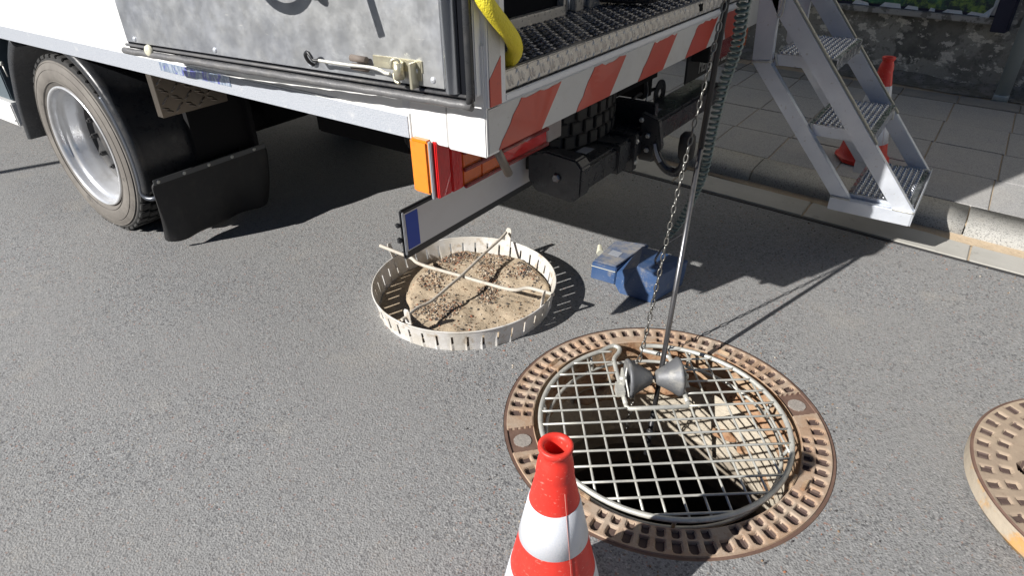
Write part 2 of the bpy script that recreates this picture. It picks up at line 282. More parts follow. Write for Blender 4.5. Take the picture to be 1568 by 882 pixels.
def split_build(b, name, m, parent=None, label=None):
    """one object for every loose piece of the mesh"""
    bm = b.bm; bmesh.ops.recalc_face_normals(bm, faces=bm.faces); bm.verts.index_update(); seen = set(); out = []
    for v0 in bm.verts:
        if v0.index in seen: continue
        st = [v0]; seen.add(v0.index); isl = []
        while st:
            v = st.pop(); isl.append(v)
            for e in v.link_edges:
                o_ = e.other_vert(v)
                if o_.index not in seen: seen.add(o_.index); st.append(o_)
        mp = {v.index: i for i, v in enumerate(isl)}
        fs = {f.index if False else id(f): f for v in isl for f in v.link_faces}.values()
        me = bpy.data.meshes.new(name); me.from_pydata([v.co[:] for v in isl], [], [[mp[v.index] for v in f.verts] for f in fs]); me.update()
        me.polygons.foreach_set('use_smooth', [f.smooth for f in fs]); me.materials.append(m)
        o = bpy.data.objects.new(name, me); COL.objects.link(o)
        if parent: attach(o, parent)
        if label: o['label'] = label
        out.append(o)
    bm.free(); return out
def attach(o, parent):
    o.parent = parent
    o.matrix_parent_inverse = world_of(parent).inverted()
def world_of(o):
    m = Matrix.Translation(o.location) @ o.rotation_euler.to_matrix().to_4x4()
    if o.parent: m = world_of(o.parent) @ o.matrix_parent_inverse @ m
    return m
def tag(o, label, cat, group=None):
    o['label'] = label; o['category'] = cat
    if group: o['group'] = group
    return o
def thing(name, label, cat, loc, group=None):
    o = bpy.data.objects.new(name, None); COL.objects.link(o); o.location = loc; o.empty_display_size = 0.1
    return tag(o, label, cat, group)
def struct(o, kind='structure'): o['kind'] = kind; return o
def catmull(pts, n=8):
    P = [Vector(p) for p in pts]; out = []
    for i in range(len(P) - 1):
        a = P[max(i - 1, 0)]; b = P[i]; c = P[i + 1]; d = P[min(i + 2, len(P) - 1)]
        for k in range(n):
            t = k / n
            out.append(0.5 * ((2 * b) + (c - a) * t + (2 * a - 5 * b + 4 * c - d) * t * t + (3 * b - a - 3 * c + d) * t ** 3))
    out.append(P[-1]); return out

# ------------------------------------------------------------------ setting: road, gutter, kerb, pavement
MC = Vector((-0.493, 1.452, 0.0)); MR = 0.4885
def road():
    bm = bmesh.new(); S = 60
    outer = [bm.verts.new(p) for p in ((-S, -S, 0), (S, -S, 0), (S, S, 0), (-S, S, 0))]
    inner = [bm.verts.new((MC.x + MR * math.cos(2 * PI * k / 96), MC.y + MR * math.sin(2 * PI * k / 96), 0)) for k in range(96)]
    es = [bm.edges.new((outer[i], outer[(i + 1) % 4])) for i in range(4)] + [bm.edges.new((inner[i], inner[(i + 1) % 96])) for i in range(96)]
    bmesh.ops.triangle_fill(bm, edges=es, use_beauty=True)
    for f in list(bm.faces):
        c = f.calc_center_median()
        if (c - MC).length < MR * 0.9: bm.faces.remove(f)
    for f in bm.faces:
        f.normal_update()
        if f.normal.z < 0: f.normal_flip()
    me = bpy.data.meshes.new('road'); bm.to_mesh(me); bm.free(); me.materials.append(ASPH)
    o = bpy.data.objects.new('road', me); COL.objects.link(o); struct(o); return o
road()
KS = -0.105                                   # kerb direction: dy/dx
def ky(y0, x): return y0 + KS * (x - 0.1)
G0 = 3.087                                    # gutter edge at x = 0.1
def gy(x): return 3.087 - 0.084 * (x - 0.1)
def strip(name, ya, yb, z0, z1, m, x0=-30, x1=30, bev=0.0, dx=None, gap=0.0, x_off=0.0, jitter=0.0):
    b = MB(); x = x0 + x_off
    step = dx or (x1 - x0)
    while x < x1 - 1e-6:
        xa, xb = x + gap / 2, x + step - gap / 2
        j = random.uniform(-jitter, jitter); j2 = random.uniform(-jitter, jitter) * 0.4
        poly = [(xa, ya(xa) + gap / 2, z0), (xb, ya(xb) + gap / 2, z0), (xb, yb(xb) - gap / 2, z0), (xa, yb(xa) - gap / 2, z0)]
        b.prism(poly, (0, 0, z1 - z0 + j), bev)
        x += step
    o = b.build(name, m); struct(o); return o
strip('tar_seam', lambda x: gy(x) - 0.018, lambda x: gy(x) + 0.002, -0.01, 0.0035, SEAM, x0=-9, x1=6)
random.seed(3)
strip('gutter_bed', lambda x: gy(x) + .002, lambda x: ky(3.33, x), -0.02, 0.002, SANDM, x0=-9, x1=6)
def gutter():
    b = MB(); x = 0.172 - 0.70 * 12
    while x < 6:
        xa, xb = x + 0.004, x + 0.696
        b.prism([(xa, gy(xa), -0.02), (xb, gy(xb), -0.02), (xb, ky(3.262, xb), -0.02), (xa, ky(3.262, xa), -0.02)], (0, 0, 0.028 + random.uniform(-.001, .001)), 0.003); x += 0.70
    struct(b.build('gutter', GUT))
    # rounded kerb stones
    b = MB(); x = 0.125 - 1.0 * 10
    while x < 6:
        xa, xb = x + 0.003, x + 0.997
        prof = [(3.315, -0.03), (3.318, 0.015), (3.325, 0.040), (3.340, 0.058), (3.362, 0.068), (3.395, 0.072), (3.56, 0.072), (3.56, -0.03)]
        rows = []
        n = 6
        for i in range(n + 1):
            xx = xa + (xb - xa) * i / n
            rows.append([b.bm.verts.new((xx, ky(y_ - 0.02, xx) + random.uniform(-.0015, .0015), z_)) for y_, z_ in prof])
        for i in range(n):
            for k in range(len(prof) - 1):
                f = b.face([rows[i][k], rows[i + 1][k], rows[i + 1][k + 1], rows[i][k + 1]]); f.smooth = k < 6
        b.face(rows[0]); b.face(rows[-1][::-1]); x += 1.0
    struct(b.build('kerb', KERB))
    # slabs, a straight grid
    b = MB(); rows = [(3.552, 3.985), (3.985, 4.435), (4.435, 4.90), (4.90, 5.385)]
    for ri, (ya, yb) in enumerate(rows):
        x = -0.155 + 0.012 * ri - 0.353 * 24
        while x < 6:
            xa, xb = x + 0.003, x + 0.350
            z1 = 0.068 + random.uniform(-.002, .002)
            b.prism([(xa, ky(ya + .003, xa), 0), (xb, ky(ya + .003, xb), 0), (xb, ky(yb - .003, xb), 0), (xa, ky(yb - .003, xa), 0)], (0, 0, z1), 0.0025); x += 0.353
    struct(b.build('pavement', SLAB))
    b = MB(); x = -0.105 - 0.36 * 24 + 0.36
    while x < 6:
        xa, xb = x + 0.003, x + 0.357 
        z1 = 0.070 + random.uniform(-.002, .002)
        b.prism([(xa, ky(5.390, xa), 0), (xb, ky(5.390, xb), 0), (xb, ky(5.60, xb), 0), (xa, ky(5.60, xa), 0)], (0, 0, z1), 0.003); x += 0.36
    struct(b.build('pavement_edge_stones', STRIP))
    b = MB(); b.prism([(-30, ky(3.335, -30), -0.02), (30, ky(3.335, 30), -0.02), (30, ky(14, 30), -0.02), (-30, ky(14, -30), -0.02)], (0, 0, 0.082))
    struct(b.build('pavement_bed', SANDM))
gutter()
# sand drift in the gutter against the kerb
b = MB(); nx = 120; rows = []
for i in range(nx + 1):
    xx = -4 + 10 * i / nx
    wv = 0.055 + 0.035 * noise.noise(Vector((xx * 2.3, 0, 0))) + 0.01 * noise.noise(Vector((xx * 11, 3, 0)))
    if xx < -0.3: wv *= 0.75
    rows.append([b.bm.verts.new((xx, ky(3.310 - wv, xx), 0.0075)), b.bm.verts.new((xx, ky(3.310 - wv * 0.5, xx), 0.012)), b.bm.verts.new((xx, ky(3.305, xx), 0.022))])
for i in range(nx):
    for k in range(2): f = b.face([rows[i][k], rows[i + 1][k], rows[i + 1][k + 1], rows[i][k + 1]]); f.smooth = True
o = b.build('sand_drift', SANDM); struct(o, 'stuff'); tag(o, 'pale sand drifted along the gutter against the kerb', 'sand')

# ------------------------------------------------------------------ manhole shaft and frame
def relief_disc(name, c, r0, r1, nr, nth, hfun, mats, parent=None, side=0.08, z0=0.0, bevside=None):
    verts = []; faces = []; mi = []
    for i in range(nr + 1):
        r = r0 + (r1 - r0) * i / nr
        for k in range(nth):
            a = 2 * PI * k / nth; h, m_ = hfun(r, a)
            verts.append((c.x + r * math.cos(a), c.y + r * math.sin(a), z0 + h))
    for i in range(nr):
        rm = r0 + (r1 - r0) * (i + .5) / nr
        for k in range(nth):
            a = 2 * PI * (k + .5) / nth
            faces.append((i * nth + k, (i + 1) * nth + k, (i + 1) * nth + (k + 1) % nth, i * nth + (k + 1) % nth)); mi.append(hfun(rm, a)[1])
    base = len(verts)
    for rrr, idx in ((r0, 0), (r1, nr)):
        if rrr < 1e-4: continue
        b0 = len(verts)
        for k in range(nth):
            a = 2 * PI * k / nth; verts.append((c.x + rrr * math.cos(a), c.y + rrr * math.sin(a), z0 - side))
        for k in range(nth):
            q = (idx * nth + k, idx * nth + (k + 1) % nth, b0 + (k + 1) % nth, b0 + k)
            faces.append(q if idx == 0 else q[::-1]); mi.append(len(mats) - 1)
    me = bpy.data.meshes.new(name); me.from_pydata(verts, [], faces); me.update()
    for m_ in mats: me.materials.append(m_)
    me.polygons.foreach_set('material_index', mi)
    bm = bmesh.new(); bm.from_mesh(me); bmesh.ops.recalc_face_normals(bm, faces=bm.faces)
    if sum(f.normal.z for f in bm.faces) < 0: bmesh.ops.reverse_faces(bm, faces=bm.faces)
    bm.to_mesh(me); bm.free()
    o = bpy.data.objects.new(name, me); COL.objects.link(o)
    if parent: attach(o, parent)
    return o
def cang(a, b): return (a - b + PI) % (2 * PI) - PI
LUG = [R(43.7), R(-134.7)]
ocells = [R(52.6 + 5.26 * i) for i in range(31)] + [R(-124.4 + 5.25 * i) for i in range(31)]
def inner_ok(d):
    d = (d + 180) % 360 - 180
    for lo, hi in ((119, 139), (79, 93), (171, 178), (-8, 5), (26, 36), (-120, -91), (-85, -83), (-48, -42)):
        if lo < d < hi: return False
    return True
icells = [a for a in ocells if inner_ok(math.degrees(a))]
def sd_slot(r, a, ac, ra, rb, hw, round_out=True):
    t = r * cang(a, ac); 
    if abs(t) > 0.03: return 1
    cr = (ra + rb) / 2; hl = (rb - ra) / 2; y = r - cr; rad = hw * 0.85 if (round_out and y > 0) else hw * 0.3
    dx = abs(t) - (hw - rad); dy = abs(y) - (hl - rad)
    return math.hypot(max(dx, 0), max(dy, 0)) + min(max(dx, dy), 0) - rad
def ringh(r, a):
    if r > 0.4775: return (-0.004, 2) if r < 0.4875 else (-0.007, 2)
    for L in LUG:
        t = r * cang(a, L)
        if abs(t) < 0.049:
            if math.hypot(t, r - 0.437) < 0.0265: return (-0.0055, 3)
            if r > 0.398: return (-0.008, 2)
    if r < 0.3985: return (-0.0015, 0)
    dmin = 1.0
    i = None
    for ac in ocells:
        if abs(cang(a, ac)) < R(3.5):
            dmin = min(dmin, sd_slot(r, a, ac, 0.4345, 0.4695, 0.0118))
    for ac in icells:
        if abs(cang(a, ac)) < R(3.5):
            dmin = min(dmin, sd_slot(r, a, ac, 0.4015, 0.4265, 0.0105))
    if dmin < -0.001: return (-0.011, 1)
    if dmin < 0.0015: return (-0.004, 0)
    if dmin < 0.0045: return (-0.0008, 0)
    return (0.0, 0)
mf = thing('open_manhole', 'wide round cast iron manhole ring with double rows of slots around the open hole', 'manhole', MC)
ro = relief_disc('cover_ring', MC, 0.3965, MR - 0.0015, 60, 1440, ringh, [IRON_T, IRON_D, IRON_R, IRON_C, RUST], mf, side=0.13, z0=0.003)
# rusty ledge and bracket steps on the frame
b = MB(); b.lathe([(0.396, -0.03), (0.394, -0.11), (0.386, -0.125), (0.378, -0.128), (0.378, -0.15), (0.41, -0.17)], Matrix.Translation(MC), 96)
b.build('seat_ledge', RUST, mf)
for dg in (174, 85, -3, -98):
    a = R(dg); u = Vector((math.cos(a), math.sin(a), 0)); t = Vector((-u.y, u.x, 0))
    b = MB(); p = MC + u * 0.392
    b.prism([p - t * .024 + Vector((0, 0, -.03)), p + t * .024 + Vector((0, 0, -.03)), p + t * .020 + u * .036 + Vector((0, 0, .001)), p - t * .020 + u * .036 + Vector((0, 0, .001))], (0, 0, 0.012), 0.002)
    b.box((-.004, -.022, -.02), (.006, .022, .010), Matrix.Translation(p) @ Matrix.Rotation(a, 4, 'Z'), 0.002)
    b.build('bracket_step', RUST, mf)
# shaft
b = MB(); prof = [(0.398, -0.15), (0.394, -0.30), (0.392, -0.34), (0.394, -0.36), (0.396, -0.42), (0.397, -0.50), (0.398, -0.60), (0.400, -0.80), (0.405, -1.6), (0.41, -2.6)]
b.lathe(prof, Matrix.Translation(MC), 96, mis=[0, 0, 0, 0, 2, 3, 1, 1, 1])  # lower bands use ever darker concrete: the shaft's shade is painted in
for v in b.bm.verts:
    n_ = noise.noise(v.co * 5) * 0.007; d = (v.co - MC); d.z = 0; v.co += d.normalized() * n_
struct(b.build('manhole_shaft', [SHAFT, mat('shaded_concrete_deep', (0.045, 0.040, 0.033), 0.7, mixes=[('noise', 6, .45, .6, (0.03, 0.027, 0.022), .8)], bump=[('noise', 12, .01)]), mat('shaded_concrete_upper', (0.30, 0.26, 0.21), .9, mixes=[('noise', 7, .42, .6, (0.20, 0.17, 0.13), .8)], bump=[('noise', 12, .01)]), mat('shaded_concrete_mid', (0.13, 0.115, 0.09), .85, mixes=[('noise', 7, .42, .6, (0.08, 0.07, 0.055), .8)], bump=[('noise', 12, .01)])]))
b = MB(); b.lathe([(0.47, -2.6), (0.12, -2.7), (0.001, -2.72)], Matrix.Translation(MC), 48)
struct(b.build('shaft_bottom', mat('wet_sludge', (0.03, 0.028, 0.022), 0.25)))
# mortar lumps and a ledge of rubble seen through the grate
b = MB()
for dg, zz, s_ in ((128, -0.2, .06), (140, -0.21, .07), (152, -0.2, .05), (112, -.2, .05), (60, -0.30, .03), (38, -0.33, .035), (75, -.30, .03)):
    a = R(dg); c = MC + Vector((math.cos(a), math.sin(a), 0)) * 0.385 + Vector((0, 0, zz))
    r_ = bmesh.ops.create_icosphere(b.bm, subdivisions=3, radius=s_, matrix=Matrix.Translation(c) @ Matrix.Rotation(a, 4, 'Z') @ Matrix.Diagonal((.5, 1.6, .45, 1)))
    for v in r_['verts']: v.co += noise.noise_vector(v.co * 18) * 0.018
o = b.build('rust_scale', RUST); struct(o, 'stuff'); tag(o, 'lumps of rusty scale and mortar below the rim inside the manhole', 'rust scale')

# ------------------------------------------------------------------ safety grate
GC = Vector((-0.493, 1.445, 0.0)); GA = R(37.5)
E1 = Vector((math.cos(GA), math.sin(GA), 0)); E2 = Vector((-math.sin(GA), math.cos(GA), 0))
def g(u, v, z=0.0): return GC + E1 * u + E2 * v + Vector((0, 0, z))
GR = 0.3705
grate = thing('safety_grate', 'round galvanised mesh grate lying in the open manhole with a notch for the rollers', 'safety grate', GC)
NU0, NU1, NV = (-0.0984, 0.0506), (0.0968, 0.0579), 0.0
NL, NRr, NB = NU0[0], NU1[0], NU0[1]
def rimv(u): return math.sqrt(max(0, (GR) ** 2 - u * u))
zg = 0.010
# rim: a tube that turns in at the notch with open loops at the far side
aL = math.atan2(rimv(NL - 0.035), NL - 0.035); aR = math.atan2(rimv(NRr - 0.010), NRr - 0.010)
pts = []
n_ = 100; span = 2 * PI - (aL - aR)
for i in range(n_ + 1):
    a = aL + span * i / n_; pts.append(g(GR * math.cos(a), GR * math.sin(a), zg))
vL = rimv(NL); vR = rimv(NRr)
start = [g(NL, NB + 0.02, zg), g(NL, vL - 0.10, zg), g(NL + 0.004, vL - 0.055, zg), g(NL + 0.026, vL - 0.02, zg), g(NL + 0.030, vL + 0.004, zg), g(NL + 0.008, vL + 0.016, zg)]
end = [g(NRr - 0.045, vR + 0.008, zg), g(NRr - 0.078, vR + 0.006, zg), g(NRr - 0.085, vR - 0.012, zg), g(NRr - 0.05, vR - 0.030, zg), g(NRr - 0.01, vR - 0.052, zg), g(NRr, vR - 0.09, zg), g(NRr, NB + 0.02, zg)]
allp = catmull(start + [pts[0]], 6)[:-1] + pts + catmull([pts[-1]] + end, 6)[1:]
b = MB(); b.tube(allp, 0.0078, 14)
b.tube([g(NL, NB + .03, zg), g(NL, NB + .008, zg), g(NL + .008, NB, zg), g(NRr - .008, NB, zg), g(NRr, NB + .008, zg), g(NRr, NB + .03, zg)], 0.0074, 12)
b.build('outer_rim', GALV, grate)
b = MB()
bars = []
for i in range(-7, 8):
    o_ = i * 0.0575 + 0.004
    if abs(o_) < GR - 0.02:
        L = math.sqrt(GR * GR - o_ * o_)
        bars.append(('v', o_, -L, L)); 
def seg_bar(kind, o_, a0, a1, z):
    # kind 'u': runs along E1 at v = o_;  kind 'v': runs along E2 at u = o_
    n = 6; p = []
    for i in range(n + 1):
        t = a0 + (a1 - a0) * i / n
        p.append(g(t, o_, z) if kind == 'u' else g(o_, t, z))
    b.tube(p, 0.0036, 8)
for i in range(-7, 8):
    o_ = NB + 0.0 + i * 0.0575 if False else i * 0.0575 + (NB % 0.0575)
    if abs(o_) < GR - 0.015:
        L = math.sqrt(GR * GR - o_ * o_)
        if o_ > NB + 0.01:
            seg_bar('u', o_, -L, NL, zg + .003); 
            if L > NRr: seg_bar('u', o_, NRr, L, zg + .003)
        elif abs(o_ - NB) < 0.01: seg_bar('u', o_, -L, NL, zg + .003); seg_bar('u', o_, NRr, L, zg + .003)
        else: seg_bar('u', o_, -L, L, zg + .003)
    o2 = i * 0.0575 + (NL % 0.0575) + 0.028
    if abs(o2) < GR - 0.015:
        L = math.sqrt(GR * GR - o2 * o2)
        if NL - 0.004 < o2 < NRr + 0.004: seg_bar('v', o2, -L, NB, zg - .004)
        else: seg_bar('v', o2, -L, L, zg - .004)
b.build('mesh_bars', GALV, grate)
# lower hoop under the rim
b = MB(); b.tube([g(0.352 * math.cos(2 * PI * k / 80), 0.352 * math.sin(2 * PI * k / 80), -0.045) for k in range(80)], 0.006, 8, closed=True)
for dg in (10, 62, 118, 165, 215, 262, 305, 340):
    a = R(dg); b.tube([g(GR * math.cos(a), GR * math.sin(a), zg), g(0.352 * math.cos(a), 0.352 * math.sin(a), -0.045)], 0.0055, 8)
b.build('lower_hoop', GALV, grate)
# ------------------------------------------------------------------ roller guide
RC = Vector((-0.5838, 1.5691, 0.0350)); RC.z = 0.045
rg = thing('cable_roller_guide', 'pair of grey cone shaped guide rollers set in the notch of the manhole grate', 'cable roller', RC)
def rollm(sgn): 
    x = E1 * sgn; y = Vector((0, 0, 1)).cross(x).normalized(); z = x
    # local Z -> along x
    a = Vector((0, 0, 1)); c = z; u = a.cross(c).normalized()
    return Matrix(((u.x, a.x, c.x, RC.x), (u.y, a.y, c.y, RC.y), (u.z, a.z, c.z, RC.z), (0, 0, 0, 1)))
for sgn in (-1, 1):
    b = MB(); b.lathe([(0.001, 0.006), (0.017, 0.006), (0.024, 0.012), (0.038, 0.038), (0.052, 0.062), (0.060, 0.073), (0.064, 0.079), (0.062, 0.085), (0.054, 0.085), (0.048, 0.078), (0.012, 0.078), (0.012, 0.088), (0.001, 0.088)], rollm(sgn), 40)
    ro_ = b.build('roller', ROLL, rg)
    b = MB(); c = RC + E1 * sgn * 0.098
    mm = Matrix(((E1.x, E2.x, 0, c.x), (E1.y, E2.y, 0, c.y), (0, 0, 1, c.z), (0, 0, 0, 1)))
    b.box((-.004, -.026, -.032), (.004, .026, .026), mm, 0.002)
    b.box((-.020, -.02, -.034), (.020, .02, -.028), mm, 0.001)
    b.tube([c - E1 * .012, c + E1 * .014], 0.009, 10)
    if sgn < 0: b.box((-.03, -.055, -.030), (.0, -.02, -.006), mm, 0.002)
    b.build('bearing_plate', GALV, rg)
b = MB(); b.tube([RC - E1 * 0.10, RC + E1 * 0.10], 0.006, 10); b.build('axle', STEEL, rg)
b = MB(); b.tube(catmull([RC - E1 * .088 + Vector((0, 0, .045)) , RC - E1 * .094 - E2 * .02 + Vector((0, 0, .02)), RC - E1 * .09 - E2 * .05 + Vector((0, 0, -.01)), RC - E1 * .088 - E2 * .06 + Vector((0, 0, -.025))], 6), 0.003, 8); b.build('locking_wire', GALV, rg)

# ------------------------------------------------------------------ pole, chain, spiral cable
PA = Vector((-0.6765, 2.019, 1.104)); PB = Vector((-0.563, 1.559, -0.067)); pd = (PB - PA)
pole = thing('hoisting_rod', 'long straight rod, black above and bare grey below, running down between the rollers', 'rod', PA - pd * 0.35)
jt = PA + pd * 0.335
b = MB(); b.tube([PA - pd * 0.6, PA - pd * .3, jt], 0.0088, 14); b.build('coated_upper_rod', BLACK, pole)
b = MB(); b.tube([jt, PB], 0.0082, 14); b.build('bare_lower_rod', STEEL, pole)
b = MB(); b.tube([PB, PB + pd * 0.13], 0.0095, 12); b.tube([PB + pd * .06, PB + pd * .07], 0.013, 12); b.build('rod_tip', BLACK, pole)
def chain(name, pts, lab, link=0.0185, wire=0.0026, wd=0.0052):
    b = MB(); P = catmull(pts, 30); acc = [0]
    for i in range(1, len(P)): acc.append(acc[-1] + (P[i] - P[i - 1]).length)
    pitch = link * 1.42; n = int(acc[-1] / pitch); j = 0
    for i in range(n):
        d = i * pitch
        while j < len(acc) - 2 and acc[j + 1] < d: j += 1
        t = (d - acc[j]) / max(1e-9, acc[j + 1] - acc[j]); p = P[j].lerp(P[j + 1], t); tg = (P[j + 1] - P[j]).normalized()
        u = tg.orthogonal().normalized(); v = tg.cross(u); an = (i % 2) * PI / 2 + 0.35 * math.sin(i * .7) + .5; s = u * math.cos(an) + v * math.sin(an)
        ring = []
        for k in range(12):
            q = 2 * PI * k / 12; cx = math.cos(q); sy = math.sin(q)
            ring.append(p + tg * (link * .5 * (1 if cx > 0 else -1) * min(1, abs(cx) * 1.25) + cx * wd * .6) + s * sy * wd * 1.15)
        b.tube(ring, wire, 6, closed=True)
    o = b.build(name, CHAINM); return tag(o, lab, 'chain')
CA = Vector((-0.640, 1.892, 1.106)); CB = Vector((-0.667, 1.661, 0.079))
chain('chain', [CA - (CB - CA) * 0.55, CA, CA.lerp(CB, .5) + Vector((-.004, -.006, 0)), CB, Vector((-0.6733, 1.6366, 0.0200)), Vector((-0.6458, 1.5737, -0.0200)), Vector((-0.6408, 1.5491, -0.1000)), Vector((-0.6668, 1.5872, -0.2500))], 'long steel chain hanging beside the rod down into the manhole')
# coil
cp = catmull([Vector((-0.6161, 2.0200, 1.2087)), Vector((-0.6389, 2.0600, 1.0843)), Vector((-0.6521, 2.1000, 0.9662)), Vector((-0.6833, 2.1300, 0.8363)), Vector((-0.7040, 2.1500, 0.6638)), Vector((-0.7185, 2.1700, 0.5191)), Vector((-0.7535, 2.1900, 0.3942)), Vector((-0.7987, 2.2000, 0.2696)), Vector((-0.8350, 2.2000, 0.2109))], 60)
acc = [0]
for i in range(1, len(cp)): acc.append(acc[-1] + (cp[i] - cp[i - 1]).length)
hp = []; L = acc[-1]; pitchc = 0.0205; ppt = 14; N = int(L / pitchc * ppt); j = 0; uu_ = None
for i in range(N):
    d = i / N * L
    while j < len(acc) - 2 and acc[j + 1] < d: j += 1
    t = (d - acc[j]) / max(1e-9, acc[j + 1] - acc[j]); p = cp[j].lerp(cp[j + 1], t); tg = (cp[min(j + 1, len(cp) - 1)] - cp[j]).normalized()
    if uu_ is None: uu_ = tg.orthogonal().normalized()
    uu_ = (uu_ - tg * uu_.dot(tg)).normalized(); v = tg.cross(uu_); a = 2 * PI * i / ppt; rad = 0.0175 - 0.008 * (d / L)
    hp.append(p + (uu_ * math.cos(a) + v * math.sin(a)) * rad)
b = MB(); b.tube(hp, 0.0055 , 7); tag(b.build('spiral_cable', COIL), 'dark green coiled spiral cable hanging down to the blue pedal box', 'cable')

# ------------------------------------------------------------------ dirt trap
TC = Vector((-1.428, 1.652, 0.0)); TR0, TR1, TH = 0.340, 0.356, 0.088
trap = thing('dirt_trap', 'round limy metal tray with slotted rim and mud on the road below the plate', 'dirt trap', TC)
def trap_wall():
    b = MB(); NS = 40; sub = 6; hs = [0, 0.018, 0.030, 0.066, 0.074, TH]
    n = NS * sub; rows = []
    for h in hs:
        row = []
        for k in range(n):
            fr = k % sub; a = 2 * PI * (k // sub + (0, .30, .425, .575, .70, .85)[fr]) / NS
            rad = TR0 + (TR1 - TR0) * (h / TH) ** 1.3
            if h < .07 and fr in (2,): rad += 0.004 * (1 - h / .07)
            rad += 0.0015 * noise.noise(Vector((math.cos(a) * 4, math.sin(a) * 4, h * 9)))
            row.append(b.bm.verts.new((TC.x + rad * math.cos(a), TC.y + rad * math.sin(a), h)))
        rows.append(row)
    for i in range(len(hs) - 1):
        for k in range(n):
            if k % sub == 2 and i == 2: continue
            if k % sub == 2 and i == 1 and (k // sub) % 3: continue
            f = b.face([rows[i][k], rows[i][(k + 1) % n], rows[i + 1][(k + 1) % n], rows[i + 1][k]])
    o = b.build('slotted_wall', TRAPM, trap)
    md = o.modifiers.new('thick', 'SOLIDIFY'); md.thickness = 0.0035; md.offset = 0
    return o
trap_wall()
b = MB(); b.tube([(TC.x + (TR1 + .001) * math.cos(2 * PI * k / 96), TC.y + (TR1 + .001) * math.sin(2 * PI * k / 96), TH) for k in range(96)], 0.0032, 6, closed=True); b.build('rolled_edge', TRAPM, trap)
b = MB(); b.lathe([(0.001, 0.004), (TR0 - .002, 0.004)], Matrix.Translation(TC), 64); b.build('bottom_plate', TRAPM, trap)
TABS = {}
for dg, lean in ((-86, -.006), (3.5, .004), (97, .012), (184, .026)):
    a = R(dg); u = Vector((math.cos(a), math.sin(a), 0)); t = Vector((-u.y, u.x, 0)); r_ = TR1 - 0.004
    w_ = .0135 if dg in (-86, 97) else .011
    p0 = TC + u * (r_ - .012) + Vector((0, 0, 0.045)); p1 = TC + u * (r_ + lean) + Vector((0, 0, 0.148))
    b = MB(); n_ = u * .004
    prof = [p0 - t * w_, p0 + t * w_, p0.lerp(p1, .9) + t * w_, p1 + t * w_ * .6, p1 - t * w_ * .6, p0.lerp(p1, .9) - t * w_]
    b.prism(prof, n_, 0.001); b.build('lifting_tab', TRAPM, trap); TABS[dg] = (p0, p1, u)
r1 = [(-1.8400, 1.6084, 0.1350), (-1.7887, 1.6128, 0.1300), (-1.7345, 1.6240, 0.1200), (-1.6889, 1.6323, 0.1120), (-1.6267, 1.6221, 0.1060), (-1.4605, 1.6469, 0.1000), (-1.3258, 1.6606, 0.1000), (-1.2106, 1.6717, 0.1050), (-1.1653, 1.7055, 0.1120), (-1.1046, 1.7110, 0.1160), (-1.0564, 1.7163, 0.1160)]
r2 = [(-1.4735, 1.9947, 0.1350), (-1.4647, 1.9495, 0.1320), (-1.4604, 1.8383, 0.1180), (-1.4344, 1.6562, 0.1100), (-1.4257, 1.5663, 0.1080), (-1.4129, 1.4466, 0.1060), (-1.4222, 1.3793, 0.1080), (-1.4126, 1.3084, 0.1120), (-1.4119, 1.2845, 0.1120)]
for r_, rad in ((r1, .0072), (r2, .0060)):
    b = MB(); b.tube(catmull(r_, 6), rad, 10); b.build('handle_rod', ROD, trap)
# mud and gravel inside the tray
def mud_h(x, y):
    d = math.hypot(x - TC.x, y - TC.y); p = Vector((x, y, 0))
    h = 0.030 + 0.018 * noise.noise(p * 5) + 0.007 * noise.noise(p * 18) + .002 * noise.noise(p * 60)
    far = (y - TC.y) * .45 - (x - TC.x) * .25
    h += max(0, far) * 0.10
    edge = 0.318 + 0.02 * noise.noise(p * 9) + .004 * noise.noise(p * 40)
    edge -= 0.10 * max(0.0, min(1.0, (-(x - TC.x) * .9 - (y - TC.y) * .55 - .06) / .16))
    if d > edge: h -= (d - edge) * 0.9
    return h
b = MB(); n_ = 110; vs = {}
for i in range(n_ + 1):
    for j in range(n_ + 1):
        x = TC.x - .34 + .68 * i / n_; y = TC.y - .34 + .68 * j / n_
        if math.hypot(x - TC.x, y - TC.y) < 0.3375: vs[i, j] = b.bm.verts.new((x, y, max(0.0045, mud_h(x, y))))
for i in range(n_):
    for j in range(n_):
        k = [(i, j), (i + 1, j), (i + 1, j + 1), (i, j + 1)]
        if all(q in vs for q in k): f = b.face([vs[q] for q in k]); f.smooth = True
o = b.build('mud', MUD); struct(o, 'stuff'); tag(o, 'dried sandy mud filling the round dirt trap tray', 'mud')
random.seed(11); b = MB()
def pebble(b, c, r, mi):
    b.mi = mi; rr_ = bmesh.ops.create_icosphere(b.bm, subdivisions=1, radius=r, matrix=Matrix.Translation(c) @ Matrix.Rotation(random.random() * 6, 4, 'Z') @ Matrix.Diagonal((random.uniform(.8, 1.4), random.uniform(.7, 1), random.uniform(.5, .9), 1)))
    for f in set(f for v in rr_['verts'] for f in v.link_faces): f.material_index = mi
cnt = 0
